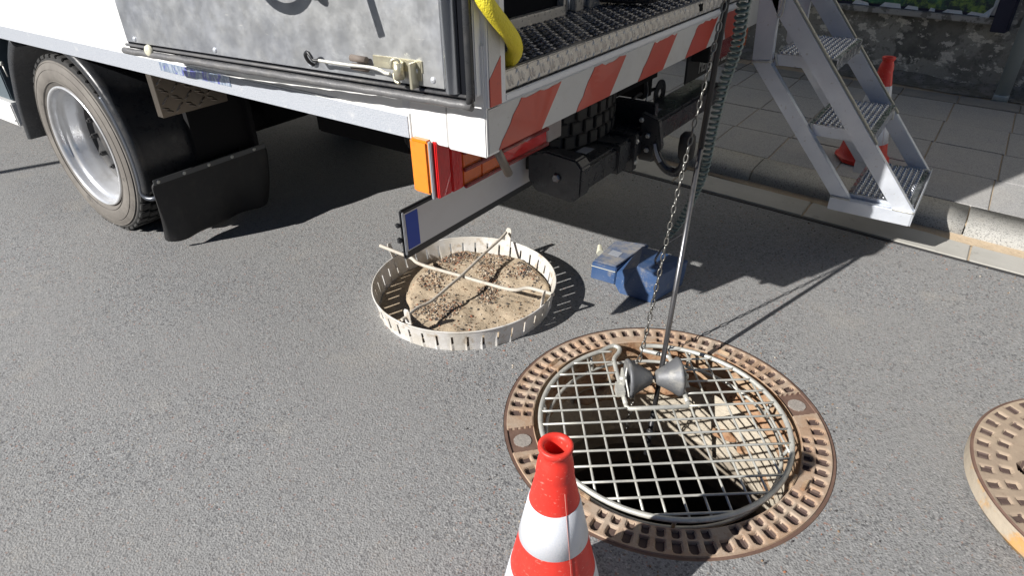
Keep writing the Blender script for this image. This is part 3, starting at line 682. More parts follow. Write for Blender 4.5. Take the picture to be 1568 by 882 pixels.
while cnt < 4200:
    a = random.random() * 2 * PI; rr_ = .31 * math.sqrt(random.random()); x = TC.x + rr_ * math.cos(a); y = TC.y + rr_ * math.sin(a)
    n1 = noise.noise(Vector((x * 7, y * 7, 4))); far = (y - TC.y) * .9 - (x - TC.x) * .2
    left = 1 if (math.hypot(x - (TC.x - .02), y - (TC.y - .14)) < .10) else 0
    left2 = 1 if (math.hypot(x - (TC.x - .16), y - (TC.y + .02)) < .09) else 0
    pr = 0.03 + max(0, n1 * 1.1 + far * 3.0 - .30) + 0.45 * left * max(0, n1 + .25) + .5 * left2 * max(0, n1 + .3)
    if random.random() > pr: continue
    s_ = random.choice((.0016, .002, .0026, .0034, .0045)) * random.uniform(.8, 1.2)
    pebble(b, Vector((x, y, mud_h(x, y) + s_ * .3)), s_, random.choices((0, 1, 2, 3), (6, 5, 1.6, 1.0))[0]); cnt += 1
o = b.build('gravel', PEBS); struct(o, 'stuff'); tag(o, 'small brown and black gravel scattered on the mud in the tray', 'gravel')

# ------------------------------------------------------------------ blue pedal box
bt = thing('blue_pedal_box', 'dusty blue metal foot pedal box standing on the road in front of the truck shadow', 'pedal box', (-0.93, 2.2, 0))
b = MB(); b.prism([(-1.093, 2.063, 0.002), (-0.985, 2.069, 0.002), (-0.965, 2.33, 0.002), (-1.10, 2.28, 0.002)], (0.002, 0.004, 0.075), 0.003)
b.build('junction_box', BLUE, bt)
b = MB(); b.prism([(-1.0925, 2.0635, 0.060), (-0.9855, 2.0695, 0.060), (-0.9855, 2.0710, 0.060), (-1.0925, 2.0650, 0.060)], (0, 0, .0022)); b.build('lid_seam', CREAM, bt)
b = MB(); b.prism([(-1.0865, 2.072, 0.079), (-0.988, 2.077, 0.079), (-0.965, 2.325, 0.079), (-1.093, 2.275, 0.079)], (0, 0, 0.006), 0.002); b.build('lid', BLUET, bt)
A_ = [Vector((-0.983, 2.070, 0.002)), Vector((-0.937, 2.021, 0.002)), Vector((-0.799, 2.027, 0.002)), Vector((-0.755, 2.22, 0.002)), Vector((-0.960, 2.23, 0.002))]
T_ = [Vector((-0.9798, 2.0700, 0.0626)), Vector((-0.8750, 2.0350, 0.1435)), Vector((-0.7888, 2.0350, 0.1253)), Vector((-0.745, 2.225, 0.120)), Vector((-0.950, 2.235, 0.120))]
b = MB(); vb = [b.bm.verts.new(v) for v in A_]; vt = [b.bm.verts.new(v) for v in T_]
for i in range(5): b.face([vb[i], vb[(i + 1) % 5], vt[(i + 1) % 5], vt[i]])
b.face(vt); b.face(vb[::-1])
es = list(b.bm.edges); bmesh.ops.bevel(b.bm, geom=es, offset=.003, segments=2, affect='EDGES'); b.build('pedal_housing', BLUE, bt)
b = MB(); c0 = Vector((-1.10, 2.13, 0.072))
for i in range(5): b.tube([c0 + Vector((-.004 - i * .007, .03 + i * .012, 0)), c0 + Vector((-.010 - i * .007, .036 + i * .012, 0))], 0.015 - i * .0016, 12)
b.build('cable_gland', CREAM, bt)
b = MB(); b.prism([(-1.062, 2.15, 0.0855), (-1.015, 2.15, 0.0855), (-1.015, 2.19, 0.0855), (-1.062, 2.19, 0.0855)], (0, 0, 0.0012)); b.build('rating_label', LABEL, bt)
b = MB(); b.tube(catmull([T_[1].lerp(T_[2], .6) + Vector((0, .05, .01)), T_[1].lerp(T_[2], .62) + Vector((.0, .04, .045)), T_[1].lerp(T_[2], .7) + Vector((.01, .10, .09)), T_[1].lerp(T_[2], .9) + Vector((.03, .22, .11)), Vector((-0.8542, 2.3000, 0.1442))], 8), 0.0045, 8); b.build('wire_handle', STEEL, bt)

random.seed(31); b = MB(); k = 0
while k < 420:
    if k < 230:
        x = random.uniform(-1.6, .9); y = gy(x) - abs(random.gauss(0, .10)) - .01
    else:
        a = random.uniform(0, 2 * PI); rr_ = MR + .004 + abs(random.gauss(0, .07)); x = MC.x + rr_ * math.cos(a); y = MC.y + rr_ * math.sin(a)
    k += 1
    pebble(b, Vector((x, y, .0012)), random.choice((.0013, .0018, .0024, .0035)), random.choices((0, 1, 2, 3), (4, 4, 2, 1))[0])
o = b.build('grit', PEBS); struct(o, 'stuff'); tag(o, 'loose grit lying on the road along the gutter and round the manhole ring', 'grit')
# ------------------------------------------------------------------ traffic cones
def cone(loc, label, rot=0.0, hh=0.55):
    s = hh / 0.55
    t = thing('traffic_cone', label, 'traffic cone', loc, 'red and white traffic cones')
    M4 = Matrix.Translation(loc) @ Matrix.Rotation(rot, 4, 'Z') @ Matrix.Scale(s, 4)
    def cr(z): return 0.0345 + (0.48 - z) * 0.196
    prof = [(0.018, .50), (0.0195, .543), (0.0225, .5475), (.0295, .5495), (.0322, .547), (.0322, .541), (.0300, .536), (.0270, .532), (.0264, .526), (.0285, .519), (.0322, .512), (.0340, .500), (.0358, .484), (.0350, .479), (cr(.474), .474), (cr(.45), .45)]
    for z_ in (.40, .34, .28, .22, .16, .10, .05, .028): prof.append((cr(z_), z_))
    prof += [(cr(.02) + .012, .022)]
    b = MB(); b.lathe(prof, M4, 64)
    b.lathe([(.018, .50), (.018, .20), (.001, .20)], M4, 32)
    b.build('cone_body', ORANGE, t)
    for z0, z1 in ((.3085, .4095), (.112, .213)):
        b = MB(); b.lathe([(cr(z1) + .0002, z1 + .0005), (cr(z1) + .0012, z1), (cr(z0) + .0012, z0), (cr(z0) + .0002, z0 - .0005)], M4, 64); b.build('reflective_band', BAND, t)
    b = MB(); b.prism([M4 @ Vector((x_, y_, .001)) for x_, y_ in ((-.122, -.07), (-.07, -.122), (.07, -.122), (.122, -.07), (.122, .07), (.07, .122), (-.07, .122), (-.122, .07))], (0, 0, .02), .004); b.build('base_plate', ORANGE, t)
    b = MB(); a = R(-62)
    pts = [M4 @ Vector(((cr(z_) + .0015) * math.cos(a), (cr(z_) + .0015) * math.sin(a), z_)) for z_ in (.46, .40, .30, .20, .10, .03)]
    b.tube(pts, .0006, 5); b.build('moulding_seam', SEAMM, t)
    return t
cone(Vector((-0.431, 0.718, 0.0)), 'scuffed red cone with white bands closest to the camera, in front of the manhole', 0.54)
cone(Vector((-0.4301, 3.9230, 0.0700)), 'red cone with white bands standing on the pavement behind the ladder', 0.5, 0.55)

# ------------------------------------------------------------------ second cover
C2 = Vector((0.664, 1.793, 0.0)); c2a = 0.3
rings2 = [(0.355, 0.385, 44, .0), (0.310, 0.338, 38, .5), (0.225, 0.250, 26, .2), (0.180, 0.205, 22, .6)]
def c2h(r, a):
    if r > 0.394: return (-0.003, 2)
    for ra, rb, n, ph in rings2:
        if ra - .006 < r < rb + .006:
            st = 2 * PI / n; k = round((a - ph * st) / st); ac = (k + ph) * st
            d = sd_slot(r, a, ac, ra, rb, .0115 if r > .3 else .012, False)
            if d < -.001: return (-0.006, 1) if d > -.004 else (-0.0035, 1)
            if d < .002: return (-.002, 0)
            if d < .005: return (-.0006, 0)
    for k in range(12):
        ac = 2 * PI * k / 12 + .12
        d = sd_slot(r, a, ac, .262, .298, .024, True) if k % 2 else sd_slot(r, a, ac + .05, .268, .294, .03, True)
        if d < 0: return (-0.035, 1)
    return (0, 0)
mc = thing('manhole_cover', 'heavy round cast iron cover taken off and laid on the road at the right edge', 'manhole cover', C2)
IRON2 = mat('cover_top_dusty', (0.33, 0.255, 0.19), 0.8, mixes=[('noise', 6, 0.45, 0.6, (0.42, 0.33, 0.24), 0.7), ('noise', 40, 0.58, 0.68, (0.22, 0.15, 0.11), 0.6)], bump=[('noise', 120, .0008)])
SIDE2 = mat('cover_side_concrete', (0.42, 0.36, 0.28), 0.9, mixes=[('noise', 6, 0.47, 0.53, (0.52, 0.28, 0.08), 0.85), ('noise', 20, 0.5, 0.66, (0.30, 0.26, 0.21), 0.6)], bump=[('noise', 30, .003)])
relief_disc('cover_plate', C2, 0.0001, 0.400, 100, 720, c2h, [IRON2, IRON_D, IRON_R, SIDE2], mc, side=.05, z0=0.072)
b = MB(); b.lathe([(.4005, .058), (.397, .045), (.388, .004), (.30, .004)], Matrix.Translation(C2), 96); b.build('cover_underside', SIDE2, mc)

# ------------------------------------------------------------------ wall, poster case, downpipe
def wy(x): return 5.84 - 0.17 * (x - 0.1)
wall = thing('plaster_wall', 'old grey plaster wall with peeling patches behind the pavement', 'wall', (0, wy(0), 0))
b = MB(); b.prism([(-14, wy(-14), 0.0), (14, wy(14), 0.0), (14, wy(14) + .35, 0.0), (-14, wy(-14) + .35, 0.0)], (0, 0, 8.0)); b.build('wall_face', WALL, wall)
b = MB(); rows = []
for i in range(241):
    x = -6 + 12 * i / 240; n1 = .03 * noise.noise(Vector((x * 3, 0, 0))) + .012 * noise.noise(Vector((x * 15, 0, 0)))
    rows.append([b.bm.verts.new((x, wy(x) - .20 + n1, 0.068)), b.bm.verts.new((x, wy(x) - .09 + n1, 0.082 + n1 * .3)), b.bm.verts.new((x, wy(x) - .012, 0.115 + n1)), b.bm.verts.new((x, wy(x) + .002, 0.12 + n1))])
for i in range(240):
    for k in range(3): f = b.face([rows[i][k], rows[i + 1][k], rows[i + 1][k + 1], rows[i][k + 1]]); f.smooth = True
b.build('mortar_skirting', mat('crumbled_mortar', (0.17, 0.155, 0.125), 0.95, mixes=[('noise', 12, .45, .6, (0.28, 0.26, 0.23), .8), ('noise', 45, .56, .64, (0.06, 0.06, 0.035), .8)], bump=[('noise', 40, .01)]), wall)
wd_ = Vector((1, -0.17, 0)).normalized(); wn = Vector((-0.17, -1, 0)).normalized()
def wp(x, z, o=0.0): return Vector((x, wy(x), z)) + wn * o
px0 = Vector((-1.7737, 5.9000, 0.5503)).x; pr = (-0.0548, 5.8663, 0.5289); prx, prz = pr[0], pr[2]
ps = thing('poster_case', 'poster showcase with a torn picture of green trees on the wall', 'poster', wp(prx - 1, prz))
LW = 2.6
def wbox(x0, z0, x1, z1, o0, o1, bev=0): 
    return [wp(x0, z0, o0), wp(x1, z0, o0), wp(x1, z1, o0), wp(x0, z1, o0)], wn * (o1 - o0)
b = MB(); pts_, v_ = wbox(prx - LW, prz - .005, prx, prz + .035, 0, .075); b.prism(pts_, v_, .004); b.build('ledge', LEDGE, ps)
b = MB(); pts_, v_ = wbox(prx + .002, prz - .045, prx + .095, prz + 1.4, 0, .11); b.prism(pts_, v_, .004); b.build('side_frame', NAVY, ps)
b = MB(); pts_, v_ = wbox(prx - LW, prz + .036, prx, prz + 1.35, 0, .03); b.prism(pts_, v_); b.build('back_board', NAVY, ps)
b = MB(); pts_, v_ = wbox(prx - LW + .03, prz + .055, prx - .015, prz + 1.3, .032, .034); b.prism(pts_, v_); b.build('picture', POST, ps)
b = MB()
random.seed(5)
x_ = prx - 1.2
while x_ < prx - .02:
    w_ = random.uniform(.04, .16); h_ = random.uniform(.004, .022)
    b.quadpts([wp(x_, prz + .040, .04), wp(x_ + w_, prz + .038, .045), wp(x_ + w_ * .9, prz + .055 + h_ * random.random(), .038), wp(x_ + w_ * .2, prz + .055 + h_, .037)]); x_ += w_ * random.uniform(1.0, 2.2)
b.quadpts([wp(prx - .10, prz + .03, .05), wp(prx - .04, prz + .02, .06), wp(prx - .02, prz + .12, .05), wp(prx - .055, prz + .08, .045)])
b.quadpts([wp(prx - .035, prz + .05, .045), wp(prx - .012, prz + .05, .045), wp(prx - .004, prz + 1.2, .04), wp(prx - .02, prz + 1.2, .04)])
for o in split_build(b, 'torn_edge', PAPER, ps): o.modifiers.new('t', 'SOLIDIFY').thickness = .0015
PF = Vector((0.1310, 5.6424, 0.0700))
pp = thing('downpipe', 'grey metal downpipe standing on the pavement at the right of the wall', 'downpipe', PF)
b = MB(); b.tube([(PF.x, PF.y, .06), (PF.x, PF.y, 8.0)], .043, 24); b.build('pipe', PIPE, pp)
b = MB(); b.tube([(PF.x, PF.y, .05), (PF.x, PF.y, .10), (PF.x, PF.y, .11)], .047, 24); b.build('foot_collar', PIPE, pp)

# ================================================================== TRUCK
SX, SY, TY1 = -0.928, 1.190, 3.235        # rear plane, left side plane, right side plane
ZB = 0.838; ZR = 4.05; FX = -7.2
truck = thing('service_truck', 'white box truck with open rear doors and red and white striped rear bumper', 'truck', (-4, 2.2, 0))
# left side wall
b = MB(); b.box((FX, SY, 0.903), (-1.176, SY + .05, ZR)); b.build('side_panel', WHITE, truck)
b = MB(); b.box((FX, SY - .003, ZB), (-1.178, SY + .05, 0.902), None, .001); b.build('side_skirt', WHITE, truck)
b = MB()
b.box((FX, SY - .0055, ZB + .0015), (-1.184, SY - .0031, 0.897)); b.build('contour_tape', TAPE, truck)
b = MB(); b.box((-2.36, SY - .0075, 0.866), (-1.95, SY - .0056, 0.897)); b.build('prismatic_tape_patch', HOLO, truck)
b = MB(); b.box((-1.174, SY - .003, ZB), (-1.052, SY + .05, 1.10), None, .002); b.box((-1.049, SY - .005, ZB - .003), (SX + .0, SY + .05, 1.10), None, .003)
b.box((-1.1735, SY - .001, 1.102), (SX - .03, SY + .05, ZR)); split_build(b, 'corner_panel', WHITE, truck)
b = MB(); b.box((-1.20, SY - .001, 0.9035), (-1.175, SY + .05, 1.1)); b.build('skirt_trim', FROST, truck)
# corner post and openings
b = MB(); b.box((SX - .03, SY, 0.955), (SX + .004, SY + .074, ZR), None, .002); b.build('rear_post', FROST, truck)
b = MB(); b.box((SX + .0045, SY + .008, 1.02), (SX + .006, SY + .052, ZR - .1)); 
b.build('post_tape', SILV, truck, 'silver tape on the rear post')
b = MB(); b.prism([(SX + .0045, SY + .008, 0.957), (SX + .0045, SY + .052, 0.957), (SX + .0045, SY + .052, 1.067), (SX + .0045, SY + .008, 1.022)], (.0025, 0, 0)); b.build('red_post_film', RED, truck)
b = MB(); b.box((SX - .03, TY1 - .07, 0.955), (SX + .004, TY1, ZR), None, .002); b.build('rear_post', WHITE, truck)
b = MB(); b.box((SX + .0045, TY1 - .062, 0.96), (SX + .0065, TY1 - .004, ZR - .1)); b.build('post_tape', LDRK, truck, 'dark red tape on the far rear post')
b = MB(); b.box((FX, TY1 - .05, ZB), (SX - .031, TY1, ZR)); b.build('side_panel', WHITE, truck)
b = MB(); b.box((FX, SY + .051, ZR - .06), (SX, TY1 - .051, ZR)); b.build('roof', WHITE, truck)
b = MB(); b.box((FX - .05, SY, ZB), (FX - .001, TY1, ZR)); b.build('front_wall', WHITE, truck)
b = MB(); b.box((FX, SY + .055, 0.86), (SX - .06, TY1 - .055, 0.960)); b.build('floor_frame', DARK, truck)
# striped board
bd = MB(); bd.box((SX - .05, SY + .002, ZB + .002), (SX, TY1 - .0, 0.955), None, .002); bd.mi = 0
board = bd.build('warning_board', FROST, truck)
def stripe(poly, m, nm):
    b = MB(); b.prism([(SX + .0005, y_, z_) for y_, z_ in poly], (.0018, 0, 0)); b.build(nm, m, truck)
zt, zb = 0.9515, ZB + .0045
b = MB(); b.prism([(SX + .0005, SY + .004, zb), (SX + .0005, TY1 - .004, zb), (SX + .0005, TY1 - .004, zt), (SX + .0005, SY + .004, zt)], (.0010, 0, 0)); 
b.build('white_stripe_film', SILV, board)
def rag(ya, yb):
    pts = []
    n = 9
    for i in range(n + 1):
        pts.append((ya + (yb - ya) * i / n, zt - random.uniform(.001, .010)))
    return pts
def red(tl, tr, br, bl):
    b = MB(); top = rag(tl, tr); poly = top + [(br, zb)] + [(bl, zb)]
    # ragged left edge
    left = []
    for i in range(1, 6):
        t = i / 6; left.append((bl + (tl - bl) * t + random.uniform(-.004, .004), zb + (zt - zb) * t))
    poly += left
    c = [(SX + .0018, y_, z_) for y_, z_ in poly]
    b.prism(c, (.0012, 0, 0)); b.build('red_stripe', RED, board)
random.seed(21)
red((-0.9280, 1.3308, 0.9522)[1], (-0.9280, 1.5194, 0.9512)[1], (-0.9280, 1.4228, 0.8511)[1], (-0.9280, 1.2320, 0.8507)[1])
red((-0.9280, 1.7018, 0.9468)[1], (-0.9280, 1.9006, 0.9470)[1], (-0.9280, 1.8054, 0.8513)[1], (-0.9280, 1.6053, 0.8521)[1])
red((-0.9280, 2.1071, 0.9411)[1], (-0.9280, 2.2913, 0.9429)[1], (-0.9280, 2.1944, 0.8513)[1], (-0.9280, 2.0004, 0.8524)[1])
red((-0.9280, 2.4894, 0.9432)[1], (-0.9280, 2.6917, 0.9425)[1], (-0.9280, 2.5978, 0.8458)[1], (-0.9280, 2.3941, 0.8504)[1])
red((-0.9280, 2.7432, 0.9401)[1], (-0.9280, 2.8993, 0.9485)[1], (-0.9280, 3.0084, 0.8444)[1], (-0.9280, 2.8132, 0.8494)[1])
# aluminium nosing with chequer pattern and floor
b = MB(); b.box((SX - .006, SY + .075, 0.9565), (SX + .003, TY1 - .072, 0.972), None, .002); b.build('sill_rail', FROST, truck)
FZ = 1.022
b = MB(); b.box((SX - .03, SY + .088, 0.974), (SX - .010, TY1 - .075, FZ), None, .003)
random.seed(2)
y_ = SY + .105; k = 0
while y_ < TY1 - .09:
    s_ = 1
    b.dome((SX - .010, y_, 0.998 + (.001 if k % 2 else -.001)), (0, -.35, 1), .019, .0058, .0036, (1, 0, 0))
    b.dome((SX - .010, y_ + .013, 0.997), (0, -.35, 1), .017, .0054, .0036, (1, 0, 0))
    b.dome((SX - .010, y_ + .034, 1.0135), (0, .7, 1), .010, .0038, .003, (1, 0, 0)); b.dome((SX - .010, y_ + .040, .982), (0, .7, 1), .010, .0038, .003, (1, 0, 0))
    y_ += .0475; k += 1
b.build('chequer_nosing', ALUB, truck)
b = MB(); b.box((FX, SY + .078, 0.962), (SX - .0305, TY1 - .078, FZ - .001), None, 0)
iy = 0; y_ = SY + .10
while y_ < 3.0:
    ix = 0; x_ = SX - .05
    while x_ > -1.50:
        even = (ix + iy) % 2
        ax = (1, .35, 0) if even else (.35, 1, 0)
        for dd in (-.006, .006):
            n1 = Vector((-ax[1], ax[0], 0)).normalized() * dd
            b.dome((x_ + n1.x, y_ + n1.y, FZ - .001), ax, .012, .0036, .0030)
        x_ -= .033; ix += 1
    y_ += .033; iy += 1
b.build('chequer_floor', ALUF, truck)
# slot in the nosing
b = MB(); sl_ = (-0.9280, 2.5138, 0.9994)
b.box((SX - .012, sl_[1] - .018, 0.995), (SX - .006, sl_[1] + .018, 1.014), None, .001); b.box((SX - .012, sl_[1] - .004, .988), (SX - .005, sl_[1] + .018, 1.0), None, .001); b.build('latch_slot', GLASSY, truck)
# cabinets inside
c1a = Vector((-1.1487, 1.5671, 1.0250)); c1b = Vector((-1.0990, 1.8274, 1.0400))
cab = MB()
CX = -1.225
def cy(px_): return px_
yA = SY + .06; yB = (-1.2250, 2.0361, 1.0135)[1]; yC = (-1.2250, 2.0880, 1.0167)[1]; yD = (-1.2250, 2.1425, 1.0092)[1]; yE = (-1.2250, 2.1884, 1.0138)[1]
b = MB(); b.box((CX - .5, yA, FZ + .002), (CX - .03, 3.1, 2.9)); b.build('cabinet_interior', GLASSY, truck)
zlo = (-1.2250, 2.0369, 0.9987)[2]; zhi = (-1.2250, 2.0341, 1.0489)[2]
b = MB(); b.box((CX - .03, yA, zlo + .012), (CX - .004, yB, zhi), None, .003); b.box((CX - .03, yB - .018, zhi), (CX - .004, yB, 2.8), None, .002); b.build('cabinet_frame', ALUB, truck)
b = MB(); b.box((CX - .03, yC, FZ), (CX + .004, yD, 2.8), None, .003)
b.build('cabinet_pillar', ALUB, truck)
b = MB()
for q0, q1 in ((yB + .004, yC - .003), (yD + .003, yE)):
    b.box((CX - .03, q0, FZ + .006), (CX - .026, q1, 2.7)); b.box((CX - .03, q0, FZ + .006), (CX - .004, q0 + .003, 2.7)); b.box((CX - .03, q1 - .003, FZ + .006), (CX - .004, q1, 2.7))
    b.tube([(CX - .012, (q0 + q1) / 2, FZ + .01), (CX - .012, (q0 + q1) / 2, FZ + .06)], .006, 8)
split_build(b, 'roller_shutter_track', ALU, truck)
b = MB(); b.box((CX - .03, yE + .004, zlo + .012), (CX - .004, 3.05, zhi + .03), None, .003); b.build('cabinet_frame', ALUB, truck)
# yellow hose
HX = -0.905
hy = [(-0.9250, 1.1664, 1.2490), (-0.9150, 1.1726, 1.2029), (-0.9050, 1.1852, 1.1764), (-0.9000, 1.2241, 1.1369), (-0.9050, 1.2650, 1.1023), (-0.9250, 1.3056, 1.0702), (-0.9500, 1.3294, 1.0451), (-0.9750, 1.3392, 1.0296), (-1.0000, 1.3455, 1.0191), (-1.0200, 1.3339, 1.0174)]
b = MB(); b.tube(catmull(hy, 8), .0185, 18); tag(b.build('yellow_hose', YELL), 'thick yellow hose looping around the white rear post of the truck', 'hose')
# ---- door
H0 = Vector((-0.964, 1.150, 0)); DD = Vector((-.99665, -.0818, 0)); DN = Vector((.0818, -.99665, 0))
def dp(s, z, o=0.0): return H0 + DD * s + DN * o + Vector((0, 0, z))
def dbox(b, s0, z0, s1, z1, o0, o1, bev=0.0):
    m = Matrix(((DD.x, DN.x, 0, H0.x), (DD.y, DN.y, 0, H0.y), (0, 0, 1, 0), (0, 0, 0, 1)))
    b.box((s0, o0, z0), (s1, o1, z1), m, bev); return b
sR, zRb = (0.0334, 0.9996); sL, zLb = (1.2759, 0.9847); sLs, _z = (1.3045, 0.9642); sO, zO = (-0.0316, 0.9660)
sIn, _z2 = (0.0536, 1.0224)
print('door', sR, zRb, sL, zLb, sLs, sO, zO, sIn)
DZ = zRb
b = MB(); dbox(b, sO + .002, zO + .02, sLs - .004, 3.3, -.045, -.012, .003); b.build('rear_door', WHITE, truck)
door = bpy.data.objects['rear_door']
b = MB(); dbox(b, (0.0475, 1.0083)[0], DZ, sL, 3.28, -.012, .004, .001); b.build('inner_sheet', ALU, door)
pw = ((0.0475, 1.0083)[0] - (0.0076, 1.0027)[0]) / 2; pc = (0.0270, 1.0107)[0]
b = MB()
ring_ = [(pw * math.cos(a_), -.006 + .022 * math.sin(a_)) for a_ in [PI * k / 14 for k in range(15)]]
b.prism([dp(pc + q_[0], DZ - .006, q_[1]) for q_ in ring_], (0, 0, 2.3)); b.build('edge_profile', CHROME, door, smooth_angle=40)
b = MB(); dbox(b, sO + .006, zO + .012, sL + .01, 3.28, -.0115, -.004); b.build('shadow_gap', GLASSY, door)
b = MB(); b.tube([dp(sO + .009, 3.28, .002), dp(sO + .009, zO + .03, .002), dp(sO + .012, zO + .004, .002)], .0095, 12); b.build('side_seal', CHROME if False else BLKP, door)
random.seed(9)
sp = [dp(sO + .004, zO + .002, .004)] + [dp(sO + .004 + (sLs - sO) * i / 46, zO + .003 + (0.0009 * math.sin(i * 2.1)), .003 + .0012 * math.sin(i * 1.3)) for i in range(1, 47)]
b = MB(); b.tube(sp, .0100, 10); b.tube([dp(sO + .02, zO + .022, -.001), dp(sLs - .01, zO + .022, -.001)], .0045, 8)
b.build('bottom_seal', SEALM, door)
b = MB(); b.lathe([(.001, .010), (.012, .010), (.017, .006), (.019, 0)], Matrix.Translation(dp(*(1.1702, 0.9807), .004)) @ DN.to_track_quat('Z', 'Y').to_matrix().to_4x4(), 24); b.build('rubber_buffer', CREAM, door)
# rivets
b = MB()
for q in ((1.2315, 1.0101), (0.8507, 1.0122), (0.0785, 1.0166), (0.4718, 1.0131)):
    b.lathe([(.001, .0045), (.003, .004), (.006, .003), (.0075, .001), (.008, .0)], Matrix.Translation(dp(q[0], q[1], .004)) @ DN.to_track_quat('Z', 'Y').to_matrix().to_4x4(), 14)
split_build(b, 'rivet', ALUS, door)
# hook latch
hk = [((0.4602, 1.0126), .006), ((0.4594, 1.0258), .022), ((0.4577, 1.0421), .030), ((0.4440, 1.0514), .034), ((0.4342, 1.0443), .036), ((0.4253, 1.0340), .036), ((0.4094, 1.0339), .034), ((0.3281, 1.0325), .032), ((0.2539, 1.0339), .030), ((0.2194, 1.0313), .030), ((0.2002, 1.0242), .028), ((0.1882, 1.0240), .026)]
b = MB(); b.tube(catmull([dp(q[0], q[1], o) for q, o in hk], 5), .0042, 10); b.build('latch_hook', GALV, door)
b = MB(); b.tube(catmull([dp(q[0], q[1], o + .0005) for q, o in hk[:7]], 5), .0048, 10); b.build('hook_sleeve', BLACK, door)
q0 = (0.3150, 1.0447); q1 = (0.2665, 1.0449)
b = MB()
for dz in (.008, -.012):
    b.tube([dp(q0[0], q0[1] + dz - .006, .016), dp(q1[0], q1[1] + dz - .008, .016)], .0085, 12)
split_build(b, 'catch_roller', BROWN, door)
q2 = (0.1283, 0.9987); q3 = (0.2613, 1.0515)
b = MB(); dbox(b, (0.1053, 1.0315)[0], DZ + .030, (0.2544, 1.0307)[0], DZ + .058, .004, .007, .001); dbox(b, (0.1208, 1.0298)[0], DZ - .004, (0.1286, 1.0289)[0], DZ + .055, .004, .030, .001); dbox(b, (0.1092, 1.0310)[0], DZ + .012, (0.1404, 1.0276)[0], DZ + .055, .0045, .008, .001)
b.build('latch_bracket', ZINC, door)
q4 = (0.1674, 1.0308)
b = MB(); b.tube([dp(q4[0], q4[1] - .018, .018), dp(q4[0], q4[1] + .020, .018)], .013, 14); b.tube(catmull([dp(q4[0] + .012, q4[1] + .008, .03), dp(q4[0] + .008, q4[1] + .026, .028), dp(q4[0] - .004, q4[1] + .026, .022), dp(q4[0] - .006, q4[1] + .01, .02)], 5), .0042, 8); b.tube(catmull([dp(q4[0] + .014, q4[1] - .006, .02), dp(q4[0] + .008, q4[1] - .022, .024), dp(q4[0] - .004, q4[1] - .026, .024)], 5), .0042, 8)
b.build('latch_barrel', ZINC, door)
b = MB(); b.lathe([(.001, .007), (.005, .006), (.008, .003), (.009, 0)], Matrix.Translation(dp(*(0.1261, 1.0337), .006)) @ DN.to_track_quat('Z', 'Y').to_matrix().to_4x4(), 14); b.build('bracket_bolt', GALV, door)
# handle above the frame that casts the curved shadow; its foot shows at the top edge
hc = (0.5193, 1.2243); ho = .11; hx = hc[0] + .51 * ho; hz_ = hc[1] + .70 * ho
b = MB(); b.tube([dp(hx + .105 * math.cos(a_), hz_ + .105 * math.sin(a_) + .02, ho) for a_ in [2 * PI * k / 40 for k in range(40)]], .012, 10, closed=True)
hf = (0.4072, 1.1773)
b.tube(catmull([dp(hf[0], hf[1], .004), dp(hf[0], hf[1] + .004, .02), dp(hf[0] + .002, hf[1] + .03, .05), dp(hx - .08, hz_ + .05, ho)], 6), .008, 10)
b.build('door_handle', BLACK, door)
bs = (0.2173, 1.0973); bs2 = (0.2397, 1.1783)
off = .21; kx = off / (math.sin(R(67.5)) * math.cos(R(31.8)) * .99 ) 
# bar shadow: bar hanging in front of the sheet
lx = Vector((math.cos(R(67.5)) * math.cos(R(31.8)), math.sin(R(67.5)) * math.cos(R(31.8)), -math.sin(R(31.8))))
kk = -off / lx.dot(DN) * 1.0
pb = dp(bs[0], bs[1], 0) - lx * kk; pb2 = dp(bs2[0], bs2[1], 0) - lx * kk; pb3 = pb2 + (pb2 - pb) * 2.0
print('bar', pb, pb2)
b = MB(); b.beam(pb, pb3, .022, .006, DN, .002); b.tube([pb3, pb3 - DN * off], .006, 8); b.build('restraint_strap', BLKR, door)

# ---- underbody and lamps
LXr = -1.085
tl = thing('x', 'x', 'x', (0, 0, 0)); bpy.data.objects.remove(tl)
b = MB(); b.box((-1.19, SY + .02, .70), (LXr - .018, 1.785, .845), None, .004); b.build('tail_lamp', GREY, truck); lampo = bpy.data.objects['tail_lamp']
def lens(y0, y1, z0, z1, m, nm, x0=LXr - .018, x1=LXr, bev=.003):
    b = MB(); b.box((x0, y0, z0), (x1, y1, z1), None, bev); b.build(nm, m, lampo)
YL = 1.178
ys = [YL, YL + .055, YL + .10, 1.36, 1.46, 1.70, 1.79]
for i, (m, nm) in enumerate(((LRED, 'red_lens'), (LRED, 'red_lens'), (LORG, 'orange_lens'), (LORG, 'orange_lens'), (LRED, 'red_lens'), (LWHT, 'clear_lens'))):
    lens(ys[i] + .0006, ys[i + 1] - .0006, .690, .846, m, nm, x1=LXr + (.0 if i else -.003))
b = MB()
for zz in (.694, .742, .79, .838):
    b.box((LXr - .001, YL + .10, zz - .006), (LXr + .010, 1.70, zz + .004), None, .002)
split_build(b, 'lens_rib', LDRK, lampo)
b = MB()
for yy in (1.37, 1.66): b.lathe([(.001, .004), (.006, .004), (.008, 0)], Matrix.Translation((LXr + .002, yy, .775)) @ Matrix.Rotation(PI / 2, 4, 'Y'), 12)
split_build(b, 'lens_screw', STEEL, lampo)
b = MB(); b.box((LXr - .085, YL - .012, .700), (LXr - .022, YL + .03, .848), None, .006); b.build('amber_side_lens', AMBER, lampo)
b = MB(); b.box((LXr - .0215, YL - .010, .690), (LXr - .012, YL - .0005, .848), None, .002); b.build('lamp_gasket', GREY, lampo)
